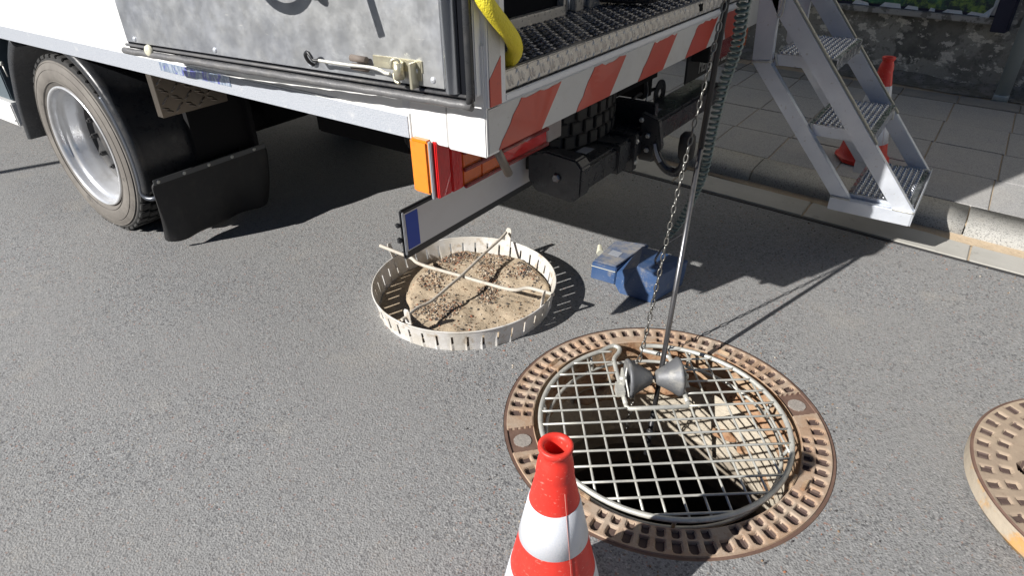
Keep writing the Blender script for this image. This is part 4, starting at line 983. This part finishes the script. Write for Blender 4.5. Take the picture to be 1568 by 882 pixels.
# right lamp
ra = (-0.9700, 2.8469, 0.8240); rb_ = (-0.9700, 3.3883, 0.8079)
b = MB(); b.box((-1.08, ra[1] - .03, .735), (-.985, TY1 + .01, .824), None, .004); b.build('tail_lamp', BLACK, truck); lamp2 = [o for o in bpy.data.objects if o.name.startswith('tail_lamp')][-1]
for i, (a0, a1, m, nm) in enumerate(((0, .12, LWHT, 'clear_lens'), (.12, .66, LDRK, 'dark_red_lens'), (.66, 1, LORG, 'orange_lens'))):
    yy0 = ra[1] + (TY1 + .01 - ra[1]) * a0; yy1 = ra[1] + (TY1 + .01 - ra[1]) * a1
    b = MB(); b.box((-.984, yy0 + .001, .738), (-.966, yy1 - .001, .822), None, .003); b.build(nm, m, lamp2)
# peg under the corner
b = MB(); p0 = Vector((-0.9550, 1.2517, 0.8438)); p1 = Vector((-0.9550, 1.3106, 0.7472)); b.tube([p0, p1], .0115, 14); b.build('tie_down_peg', mat('dull_steel', (0.22, 0.20, 0.18), .5, .6), truck)
# number plate
PXp = -1.19
pbl = (-1.1900, 1.1379, 0.5240); pbr = (-1.1900, 1.7834, 0.5121); ptr = (-1.1900, 1.7879, 0.6156); ptl = (-1.1900, 1.1371, 0.6556)
y0p, y1p = (pbl[1] + ptl[1]) / 2, (pbr[1] + ptr[1]) / 2; z0p, z1p = (pbl[2] + pbr[2]) / 2, (ptl[2] + ptr[2]) / 2
print('plate', y0p, y1p, z0p, z1p)
b = MB(); b.box((PXp - .016, y0p - .006, z0p - .026), (PXp - .002, y1p + .004, z1p + .010), None, .005); npo = b.build('number_plate', BLACK, truck)
b = MB(); b.box((PXp - .0015, y0p, z0p), (PXp, y1p, z1p), None, .0005); b.build('plate_face', PLATE, npo)
b = MB(); b.box((PXp + .0003, y0p + .006, z0p + .004), (PXp + .0012, y0p + .055, z1p - .004)); b.build('blue_strip', PBLUE, npo)
b = MB()
b.box((PXp - .002, y0p - .007, z0p - .008), (PXp + .004, y0p - .0, z1p + .006), None, .002); b.build('holder_edge', GREY, npo)
b = MB(); b.box((PXp - .02, y0p - .017, z0p + .03), (PXp - .008, y0p - .006, z0p + .045), None, .002); b.box((PXp - .02, y0p - .017, z1p - .04), (PXp - .008, y0p - .006, z1p - .028), None, .002); split_build(b, 'holder_clip', BLACK, npo)
# underrun beam and tow hitch
b = MB(); b.box((-1.115, 1.765, .518), (-.978, 3.02, .612), None, .010); ub = b.build('underrun_beam', BLKP, truck)
b = MB(); b.prism([(-1.16, 1.700, .55), (-1.13, 1.700, .515), (-.985, 1.700, .505), (-.955, 1.700, .535), (-.952, 1.700, .63), (-.975, 1.700, .655), (-1.09, 1.700, .665), (-1.16, 1.700, .64)], (0, .062, 0), .006); b.build('beam_end_plate', BLKP, truck)
b = MB(); b.lathe([(.001, .010), (.012, .010), (.016, .006), (.017, 0)], Matrix.Translation((-1.045, 1.699, .583)) @ Matrix.Rotation(PI / 2, 4, 'X'), 6, smooth=False); b.build('end_plate_bolt', STEEL, truck)
b = MB(); b.box((-1.125, 1.99, .510), (-.968, 2.06, .619), None, .004); b.box((-1.13, 2.10, .49), (-.962, 2.13, .625), None, .003); b.box((-1.13, 2.25, .49), (-.962, 2.28, .70), None, .003); split_build(b, 'hitch_bracket', BLKP, truck)
b = MB()
b.prism([(-.99, 2.195, .68), (-.92, 2.195, .66), (-.90, 2.195, .56), (-.93, 2.195, .50), (-.99, 2.195, .50)], (0, .03, 0), .004)
b.tube(catmull([(-.93, 2.21, .56), (-.915, 2.21, .52), (-.88, 2.21, .483), (-.84, 2.21, .475), (-.815, 2.21, .50), (-.808, 2.21, .54)], 6), .017, 12)
b.build('tow_hitch', BLKP, truck)
hitch = bpy.data.objects['tow_hitch']
b = MB(); b.lathe([(.001, .655), (.018, .653), (.028, .64), (.031, .60), (.028, .56), (.014, .545)], Matrix.Translation((-.808, 2.21, -.02)), 24); b.build('ball_cap', BLKR, hitch)
b = MB()
for (x_, y2, z_) in ((-.985, 2.192, .655), (-.955, 2.192, .60), (-.955, 2.192, .545), (-.962, 2.115, .60), (-.962, 2.115, .52)):
    b.lathe([(.001, .009), (.007, .009), (.009, .006), (.010, 0)], Matrix.Translation((x_, y2, z_)) @ Matrix.Rotation(PI / 2, 4, 'X') , 6, smooth=False)
split_build(b, 'hitch_bolt', GALV, hitch)
b = MB(); b.tube(catmull([(-.925, 2.19, .575), (-.915, 2.185, .55), (-.905, 2.185, .53), (-.893, 2.185, .513)], 4), .006, 6); b.build('worn_sticker', LABEL, hitch)
for yy in (1.87, 2.43):
    b = MB(); b.box((-1.075, yy, .6125), (-1.035, yy + .06, .6135)); b.build('beam_sticker', LABEL, truck)
b = MB()
b.box((-6.5, 1.75, .62), (-1.15, 1.83, .86)); b.box((-6.5, 2.55, .62), (-1.15, 2.63, .86)); b.box((-1.2, 1.75, .70), (-1.13, 2.63, .82))
split_build(b, 'chassis_rail', DARK, truck)
# ring bracket with a round hole and flap with lettering
hq = (-1.1400, 2.6967, 0.6147)
b = MB(); hm = Matrix.Translation((-1.14, hq[1], hq[2])) @ Matrix.Rotation(PI / 2, 4, 'Y'); b.lathe([(.019, .003), (.058, .003), (.058, -.003), (.019, -.003), (.019, .003)], hm, 32, smooth=False); b.build('perforated_bracket', BLKP, truck)
b = MB(); hs_ = [(-1.1600, 2.4520, 0.5210), (-1.1600, 2.4427, 0.6089), (-1.1600, 2.4902, 0.6433), (-1.1600, 2.6028, 0.6390), (-1.1600, 2.6825, 0.6321)]; b.tube(catmull(hs_, 6), .008, 8); b.build('air_line', BLKR, truck)
b = MB(); hs_ = [(-1.1500, 2.5669, 0.7080), (-1.1500, 2.5937, 0.6425), (-1.1500, 2.5794, 0.5904), (-1.1500, 2.6323, 0.5258)]; b.tube(catmull(hs_, 6), .003, 6); b.build('safety_cord', STEEL, truck)
fa = (-1.0600, 2.7766, 0.7360); fb = (-1.0600, 2.8055, 0.6469); fc = (-1.0600, 3.3348, 0.7024); fd = (-1.0600, 3.4010, 0.6020)
print('flap', fa, fb, fc, fd)
b = MB(); b.box((-1.068, fa[1], fb[2] - .005), (-1.06, fc[1] + .02, .84), None, .003); ff_ = b.build('lettered_flap', BLKR, truck)
tcu = bpy.data.curves.new('lettering', 'FONT'); tcu.body = 'MERCEDES-BENZ'; tcu.size = .05; tcu.extrude = .0006; tcu.align_x = 'LEFT'
to = bpy.data.objects.new('lettering_src', tcu); COL.objects.link(to); bpy.context.view_layer.update()
dg_ = bpy.context.evaluated_depsgraph_get(); me_ = bpy.data.meshes.new_from_object(to.evaluated_get(dg_)); bpy.data.objects.remove(to)
ta_ = (-1.0580, 2.9231, 0.6621); tb_ = (-1.0580, 3.3437, 0.6514)
xs_ = [v.co.x for v in me_.vertices]; sc_ = (tb_[1] - ta_[1]) / (max(xs_) - min(xs_)) 
for v in me_.vertices:
    x_, y_, z_ = v.co; v.co = (-1.0592 + z_, ta_[1] + (x_ - min(xs_)) * sc_, ta_[2] + y_ * sc_ * 1.6)
me_.materials.clear(); me_.materials.append(WTEXT); print('TEXT', [max(v.co[k] for v in me_.vertices) for k in range(3)], [min(v.co[k] for v in me_.vertices) for k in range(3)])
lo = bpy.data.objects.new('lettering', me_); COL.objects.link(lo); attach(lo, ff_)

# ---- wheels
def wheel(cx, ysgn, cy_, rim_out=True, name='wheel', horizontal=None, zc=.40, RO=.405, deep=True):
    """outer face at y = cy_, pointing ysgn"""
    t = bpy.data.objects.new(name, None); COL.objects.link(t); t.empty_display_size = .1
    if horizontal is None:
        t.location = (cx, cy_, zc)
        base = Matrix.Translation((cx, cy_, zc)) @ Matrix.Rotation(-PI / 2 * ysgn, 4, 'X')
    else:
        t.location = horizontal; base = Matrix.Translation(horizontal)
    attach(t, truck)
    # local: z = 0 outer face plane, z negative inward; flip so that +z is outward
    W = .205
    side = [(.268, -.020), (.282, -.008), (.292, .004), (.315, .012), (.345, .012), (.375, .004), (.388, -.004)]
    tr = [(.388, -.004), (.398, -.012), (.402, -.020)]
    inner = [(.388, -W + .004), (.37, -W - .004), (.33, -W - .010), (.29, -W), (.27, -W + .02)]
    b = MB(); n = 120; rows = []
    prof = side + tr + [(.400, -.05), (.400, -W + .05), (.402, -W + .02), (.398, -W + .012)] + inner
    b.lathe(prof, base, 96, mis=[0] * (len(side)) + [1] * (len(prof) - len(side) - 1 - 4) + [0] * 4)
    # lettering-like ribs on the side wall
    b.mi = 0
    for rr_ in (.300, .352, .381): b.tube([base @ Vector((rr_ * math.cos(2 * PI * k / 96), rr_ * math.sin(2 * PI * k / 96), (.0095 if rr_ < .33 else .0108 if rr_ < .37 else .0020))) for k in range(96)], .0016, 6, closed=True)
    # tread blocks
    b.mi = 1; nb = 44
    for k in range(nb):
        a = 2 * PI * k / nb
        for j, (z0, z1) in enumerate(((-.052, -.008), (-.100, -.058), (-.147, -.105), (-.197, -.153))):
            aa = a + (j % 2) * PI / nb + (0.02 if j in (1, 2) else 0)
            m = base @ Matrix.Rotation(aa, 4, 'Z')
            b.box((.395, -.0215, z0), (.412, .0215, z1), m, .003)
    b.build('tyre', [TYREW, TREAD], t)
    dd_ = -.150 if deep else -.03
    b = MB()
    rp = [(.250, -W + .02), (.268, -.026), (.276, -.010), (.280, .000), (.277, .0065), (.270, .006), (.264, -.006), (.262, -.022), (.2605, -.030), (.252, -.034), (.244, -.042), (.242, -.06), (.234, -.085), (.230, -.105), (.228, -.130)]
    b.lathe(rp, base, 96); b.build('rim', RIMM, t)
    b = MB(); b.lathe([(.228, -.128), (.215, -.140), (.195, -.142), (.165, -.130), (.110, -.122), (.085, -.124), (.078, -.108), (.001, -.106)], base, 64)
    for k in range(10):
        a = 2 * PI * k / 10; c = base @ Vector((.140 * math.cos(a), .140 * math.sin(a), -.126)); d = (base.to_3x3() @ Vector((0, 0, 1)))
        b.tube([c, c + d * .025], .012, 6, smooth=False); b.tube([c + d * .025, c + d * .035], .006, 8)
    b.build('wheel_disc', RIMD, t)
    b = MB(); a = R(-60)
    b.tube([base @ Vector((.225 * math.cos(a), .225 * math.sin(a), -.12)), base @ Vector((.20 * math.cos(a), .20 * math.sin(a), -.10)), base @ Vector((.205 * math.cos(a), .205 * math.sin(a), -.08))], .0045, 8); b.build('valve', STEEL, t)
    return t
wheel(-3.285, -1, 1.195)
wheel(-3.285, -1, 1.195 + .23)
wheel(-3.285, 1, 3.235)
wheel(-3.285, 1, 3.005)
wheel(0, 1, 0, name='spare_wheel', horizontal=(-1.475, 2.03, .765))
b = MB(); b.tube([(-3.285, 1.45, .40), (-3.285, 2.98, .40)], .06, 16); b.tube([(-3.285, 2.05, .40), (-3.285, 2.4, .40)], .16, 20); b.build('rear_axle', DARK, truck)
# wheel arch: fender band behind / above the wheel
b = MB(); WC = Vector((-3.285, 0, .40)); rows = []
for k in range(41):
    a = R(80 - (80 + 17) * k / 40); r_ = .455 - .025 * (k / 40)
    u = Vector((math.cos(a), 0, math.sin(a)))
    prof = [(r_ - .012, 1.206), (r_ - .004, 1.197), (r_ + .012, 1.196), (r_ + .026, 1.200), (r_ + .034, 1.211), (r_ + .030, 1.235), (r_ + .026, 1.30), (r_ + .026, 1.60), (r_ + .026, 1.68), (r_ + .018, 1.68), (r_ + .018, 1.23), (r_ + .006, 1.20)]
    rows.append([b.bm.verts.new(WC + u * p_ + Vector((0, y_, 0))) for p_, y_ in prof])
for i in range(40):
    for j in range(len(rows[0])):
        j2 = (j + 1) % len(rows[0]); f = b.face([rows[i][j], rows[i + 1][j], rows[i + 1][j2], rows[i][j2]]); f.smooth = True
b.face(rows[0]); b.face(rows[-1])
b.build('rear_fender', BLKP, truck)
# chrome-like lip tube at the lower end
b = MB(); lp = []
for k in range(0, 14):
    a = R(40 - 57 * k / 13); r_ = .437 - .012 * (k / 13); u = Vector((math.cos(a), 0, math.sin(a))); lp.append(WC + u * (r_ + .004) + Vector((0, 1.199, 0)))
e_ = lp[-1]
lp += [e_ + Vector((.012, .003, -.020)), e_ + Vector((.035, .012, -.026)), e_ + Vector((.060, .03, -.022)), e_ + Vector((.075, .08, -.015))]
b.tube(catmull(lp, 3), .010, 10); b.build('fender_lip', mat('worn_black_pipe', (0.09, 0.10, 0.12), .28, .3), truck)
# front half of the arch
b = MB(); rows = []
fp = [(-3.67, .846), (-3.705, .82), (-3.80, .728), (-3.878, .60), (-3.935, .48), (-3.962, .36), (-3.970, .315)]
fp = [Vector((x_, 0, z_)) for x_, z_ in fp]; fpc = catmull(fp, 6)
for p_ in fpc:
    d = (Vector((-3.285, 0, .40)) - p_).normalized()
    rows.append([b.bm.verts.new(p_ + d * o_ + Vector((0, y_, 0))) for o_, y_ in ((0, 1.200), (.018, 1.194), (.036, 1.195), (.052, 1.200), (.052, 1.70), (.046, 1.70), (.040, 1.205), (0, 1.21))])
for i in range(len(rows) - 1):
    for j in range(8):
        f = b.face([rows[i][j], rows[i + 1][j], rows[i + 1][(j + 1) % 8], rows[i][(j + 1) % 8]]); f.smooth = True
b.face(rows[0]); b.face(rows[-1]); b.build('front_fender', BLKP, truck)
# arch liner closing the dark space
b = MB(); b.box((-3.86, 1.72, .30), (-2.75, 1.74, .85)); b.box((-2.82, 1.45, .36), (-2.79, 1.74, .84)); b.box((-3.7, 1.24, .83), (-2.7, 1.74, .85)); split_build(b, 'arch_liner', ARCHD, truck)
# mud flap
b = MB(); rows = []
for i in range(9):
    t = i / 8; z_ = .345 - .305 * t; xo = -.05 * t * t * 1.2
    rows.append([(x_, y_, z_) for x_, y_ in ((-2.757 + xo * 1.1, 1.196 + .010 * t), (-2.752 - .0 * t, 1.27), (-2.752 + xo * .9, 1.36), (-2.750 + xo * .25 - .01 * t, 1.48), (-2.752 + xo * 1.4, 1.60), (-2.752 + xo * .4 + .02 * t * t, 1.70), (-2.752 + xo * 1.2, 1.775 - .012 * t))])
vv = [[b.bm.verts.new(p_) for p_ in r_] for r_ in rows]
for i in range(8):
    for j in range(6): f = b.face([vv[i][j], vv[i][j + 1], vv[i + 1][j + 1], vv[i + 1][j]]); f.smooth = True
mfp = b.build('mud_flap', BLKR, truck); mfp.modifiers.new('s', 'SUBSURF').render_levels = 2; md = mfp.modifiers.new('t', 'SOLIDIFY'); md.thickness = .008; md.offset = 0
b = MB(); b.box((-2.752, 1.205, .333), (-2.745, 1.77, .357), None, .002); st_ = b.build('flap_clamp_bar', mat('dusty_bar', (0.10, 0.105, 0.11), .5, .5), mfp)
b = MB()
for yy in (1.225, 1.345, 1.465, 1.585, 1.705): b.lathe([(.001, .004), (.003, .004), (.005, .005), (.008, .001), (.0085, 0)], Matrix.Translation((-2.745, yy, .345)) @ Matrix.Rotation(PI / 2, 4, 'Y'), 12)
split_build(b, 'clamp_screw', GALV, mfp)
# chequered bracket
cA = (-2.4938, 1.2500, 0.8011); cBt = (-2.5801, 1.2500, 0.6436)
b = MB(); x0c = -2.37; 
P1 = Vector((-2.4500, 1.1862, 0.6795)); P2 = Vector((-2.4500, 1.4589, 0.6745)); P0 = Vector((-2.4500, 1.2308, 0.8204)); 
b.box((-2.49, P1.y, P1.z), (-2.45, P2.y, .852), None, .002)
for i in range(7):
    for j in range(5):
        ev = (i + j) % 2; yy = P1.y + .025 + i * .046; zz = P1.z + .025 + j * .036
        if yy > P2.y - .02: continue
        for dd in (-.006, .006): b.dome((-2.45, yy + dd, zz + (dd if ev else -dd)), (0, 1, .8) if ev else (0, 1, -.3), .016, .0050, .0045, (1, 0, 0))
b.build('chequered_bracket', CHEQ, truck)
# side box ahead of the wheel
b = MB(); b.box((-5.6, 1.215, .50), (-4.02, 1.60, .835), None, .006); b.build('side_locker', BOXG, truck)
b = MB(); b.box((-5.6, 1.195, .375), (-4.00, 1.60, .495), None, .006); b.box((-5.6, 1.190, .40), (-4.01, 1.196, .41)); split_build(b, 'side_sill', WHITE, truck)
b = MB(); q = Vector((-3.9021, 1.2100, 0.7036)); b.tube([(q.x, 1.21, q.z), (q.x, 1.195, q.z)], .009, 12); b.tube([(q.x, 1.203, q.z), (q.x + .02, 1.20, q.z - .06)], .004, 8); b.build('locker_latch', GALV, truck)
# dark tank / boxes under the body
b = MB(); b.box((-2.3, 1.75, .50), (-1.75, 2.0, .84), None, .01); b.build('air_tank', DARK, truck)

hb = thing('skylight_blocker', 'plain building added unseen across the street to block skylight', 'building', (0, -18, 0))  # added out of view to cut low skylight and deepen the shadows
b = MB(); b.box((-26, -26, 0), (26, -17, 9.6)); b.build('facade', mat('facade_render', (0.16, 0.155, 0.15), .9, mixes=[('noise', 1.2, .4, .6, (0.13, 0.125, 0.12), .6)]), hb)
b = MB(); b.box((-26.4, -26.4, 9.62), (26.4, -16.6, 9.9)); b.build('roof', DARK, hb)
for fl in range(3):
    for k in range(12):
        x0_ = -24 + 4 * k; z0_ = 1.2 + 3 * fl
        b = MB(); b.box((x0_, -17.0, z0_), (x0_ + 1.4, -16.95, z0_ + 1.6)); b.build('window', BOXG, hb)
sp_ = thing('sign_post', 'thin grey post beside the road whose shadow crosses the road at the left edge', 'post', (-5.755, -1.647, 0))
b = MB(); b.tube([(-5.755, -1.647, 0), (-5.755, -1.647, 2.55)], .030, 16); b.build('post_tube', GREY, sp_)
b = MB(); b.tube([(-5.755, -1.647, 2.55), (-5.755, -1.647, 2.57)], .033, 16); b.build('post_cap', BLACK, sp_)
# ================================================================== step ladder
YN, YF = 2.87, 3.40
lad = thing('step_ladder', 'silver aluminium step ladder with three perforated treads at the rear of the truck', 'step ladder', (-0.4, 3.1, .2))
def stringer(poly, y0, th, nm='stringer', m=ALUS):
    b = MB(); b.prism([(x_, y0, z_) for x_, z_ in poly], (0, th, 0), .003); return b.build(nm, m, lad)
rearA = [(-.388, .245), (-.312, .245), (-.742, .750), (-.757, 1.12), (-.838, 1.12), (-.818, .752)]
rearB = rearA
frontA = [(-.150, .243), (-.070, .243), (-.700, .996), (-.790, 1.10), (-.850, 1.10), (-.748, .939)]
for y0 in (YN, YF - .036):
    stringer(rearA, y0, .036); stringer(frontA, y0, .036)
# cream edge strips along the upper face of the front stringers
for y0 in (YN + .006, YF - .030):
    b = MB(); d = Vector((.63, 0, -.753)).normalized(); n_ = Vector((.753, 0, .63)).normalized()
    a_ = Vector((-.775, y0 + .012, 1.086)) + n_ * .004; e_ = Vector((-.275, y0 + .012, .488)) + n_ * .004
    b.beam(a_, e_, .022, .007, n_, .002); b.build('edge_strip', CRSTR, lad)
    b = MB()
    for k in range(7):
        c = a_.lerp(e_, .04 + .153 * k) + n_ * .004
        b.lathe([(.001, .0012), (.003, .0012), (.0042, 0)], Matrix.Translation(c) @ n_.to_track_quat('Z', 'Y').to_matrix().to_4x4(), 8)
    split_build(b, 'strip_rivet', STEEL, lad)
def tread(x0, x1, z, nm='tread'):
    b = MB(); y0, y1 = YN + .037, YF - .037
    # top sheet with raised perforations
    b.box((x0, y0, z - .003), (x1, y1, z)); b.box((x1 - .014, y0, z + .0005), (x1, y1, z + .004), None, .001)
    b.box((x1 - .004, y0, z - .048), (x1, y1, z - .003)); b.box((x0, y0, z - .048), (x0 + .004, y1, z - .003))
    xx = x0 + .026; i = 0
    holes = MB()
    while xx < x1 - .018:
        yy = y0 + .016 + (.0145 if i % 2 else 0)
        while yy < y1 - .012:
            c = Vector((xx, yy, z)); 
            b.lathe([(.0118, -.0005), (.0102, .0026), (.0082, .0056), (.0064, .0058), (.0058, .0030), (.0056, .0004)], Matrix.Translation(c), 10)
            holes.lathe([(.0057, .0010), (.0001, .0008)], Matrix.Translation(c), 8); yy += .029
        xx += .0215; i += 1
    t = b.build(nm, TRD, lad)
    holes.build('perforations', GLASSY, t)
    # side flange visible between the stringers
    b = MB(); b.box((x0 + .006, YN + .0365, z - .048), (x1 - .03, YN + .0395, z - .004)); b.build('tread_flange', ALUB if False else ALUS, t)
    return t
tread(-.742, -.492, .790); tread(-.545, -.290, .527); tread(-.330, -.082, .262)
b = MB(); b.box((-.390, YN - .004, .186), (-.074, YN + .030, .2445), None, .003); b.build('foot_plate', ALUS, lad)
b = MB(); b.box((-.390, YF - .030, .186), (-.074, YF + .004, .2445), None, .003); b.build('foot_plate', ALUS, lad)
b = MB(); b.prism([(-.0735, YN, .186), (-.0735, YF, .186), (-.0735, YF, .262), (-.0735, YN, .262)], (.003, 0, 0), .001); b.build('tread_front', ALUS, lad)
# weld beads
b = MB()
def weld(p, q, r=.005): b.tube([Vector(p).lerp(Vector(q), i / 10) + Vector((0, 0, .0012 * math.sin(i * 2.2))) for i in range(11)], r, 8)
weld((-.388, YN - .003, .2465), (-.310, YN - .003, .2465)); weld((-.150, YN - .003, .2455), (-.072, YN - .003, .2455))
weld((-.817, YN - .002, .753), (-.742, YN - .002, .762), .006); weld((-.742, YN - .002, .762), (-.742, YN + .036, .762), .005)
for x_, z_ in ((-.742, .79), (-.545, .527)): weld((x_ + .004, YN + .033, z_), (x_ + .022, YN + .033, z_ - .048), .005)
for x_, z_ in ((-.505, .785), (-.296, .520), (-.09, .258)): weld((x_ - .09, YF - .040, z_ + .003), (x_, YF - .040, z_ + .003), .006)
for x_, z_ in ((-.500, .77), (-.292, .505)): weld((x_, YF - .040, z_), (x_ + .004, YF - .040, z_ - .04), .006)
split_build(b, 'weld_bead', GALV, lad)
b = MB(); b.tube(catmull([(-.735, YN - .012, 1.02), (-.742, YN - .012, .96), (-.748, YN - .010, .945), (-.738, YN - .010, .935), (-.728, YN - .012, .95), (-.728, YN - .012, 1.02)], 5), .0028, 8); b.build('cotter_hook', GALV, lad)
b = MB(); b.tube(catmull([Vector((-0.8148, 2.8700, 0.7496)), Vector((-0.8445, 2.8700, 0.7300)), Vector((-0.8743, 2.8700, 0.7074)), Vector((-0.8995, 2.8700, 0.6878))], 4), .0022, 6); b.build('tie_wire', STEEL, lad)
b = MB(); b.box((-.93, YN, 1.06), (-.84, YN + .036, 1.09), None, .003); b.box((-.93, YF - .036, 1.06), (-.84, YF, 1.09), None, .003); b.box((-.86, YN, 1.00), (-.835, YF, 1.03), None, .003); split_build(b, 'hanging_bracket', ALUS, lad)

# ================================================================== worker standing inside the truck (only the shoes show)
def person(loc, rotz, label, shoe_gap=.13):
    t = thing('person', label, 'person', loc)
    base = Matrix.Translation(loc) @ Matrix.Rotation(rotz, 4, 'Z')
    def skin(nm, verts, edges, radii, m, root=0):
        me = bpy.data.meshes.new(nm); me.from_pydata([base @ Vector(v) for v in verts], edges, []); o = bpy.data.objects.new(nm, me); COL.objects.link(o)
        sk = o.modifiers.new('s', 'SKIN'); 
        for i, r_ in enumerate(radii): 
            sv = me.skin_vertices[0].data[i]; sv.radius = (r_, r_) if not isinstance(r_, tuple) else r_; sv.use_root = (i == root)
        sb = o.modifiers.new('b', 'SUBSURF'); sb.levels = 2; sb.render_levels = 2; me.materials.append(m); attach(o, t); return o
    h = .09
    V = [(0, 0, .93), (-h, 0, .88), (h, 0, .88), (-h - .01, .02, .5), (h + .01, .02, .5), (-h - .01, 0, .1), (h + .01, 0, .1), (0, 0, 1.10), (0, 0, 1.32), (-.17, 0, 1.40), (.17, 0, 1.40), (-.23, 0, 1.12), (.23, 0, 1.12), (-.22, .10, .90), (.22, .10, .90), (0, 0, 1.48), (0, .01, 1.56), (0, .02, 1.66), (0, .02, 1.74)]
    E = [(0, 1), (0, 2), (1, 3), (2, 4), (3, 5), (4, 6), (0, 7), (7, 8), (8, 9), (8, 10), (9, 11), (10, 12), (11, 13), (12, 14), (8, 15), (15, 16), (16, 17), (17, 18)]
    rad = [(.14, .10), .095, .095, .062, .062, .045, .045, (.14, .10), (.15, .10), .06, .06, .045, .045, .032, .032, .05, .065, .09, .06]
    skin('body', V, E, rad, JACK)
    skin('trousers', [(0, 0, .96), (-h, 0, .88), (h, 0, .88), (-h - .01, .02, .5), (h + .01, .02, .5), (-h - .01, 0, .07), (h + .01, 0, .07)], [(0, 1), (0, 2), (1, 3), (2, 4), (3, 5), (4, 6)], [(.155, .115), .105, .105, .075, .075, .062, .062], TROU)
    for s_ in (-1, 1):
        skin('shoe', [(s_ * (h + .01), -.06, .050), (s_ * (h + .012), .03, .050), (s_ * (h + .02), .12, .040), (s_ * (h + .022), .19, .032)], [(0, 1), (1, 2), (2, 3)], [(.040, .048), (.040, .05), (.046, .036), (.034, .026)], SHOE)
    return t
sh = Vector((-0.9971, 2.2913, 1.0300))
person(Vector((sh.x - .23, sh.y + .10, FZ)), R(-75), 'person in dusty work shoes standing on the chequer plate inside the truck')
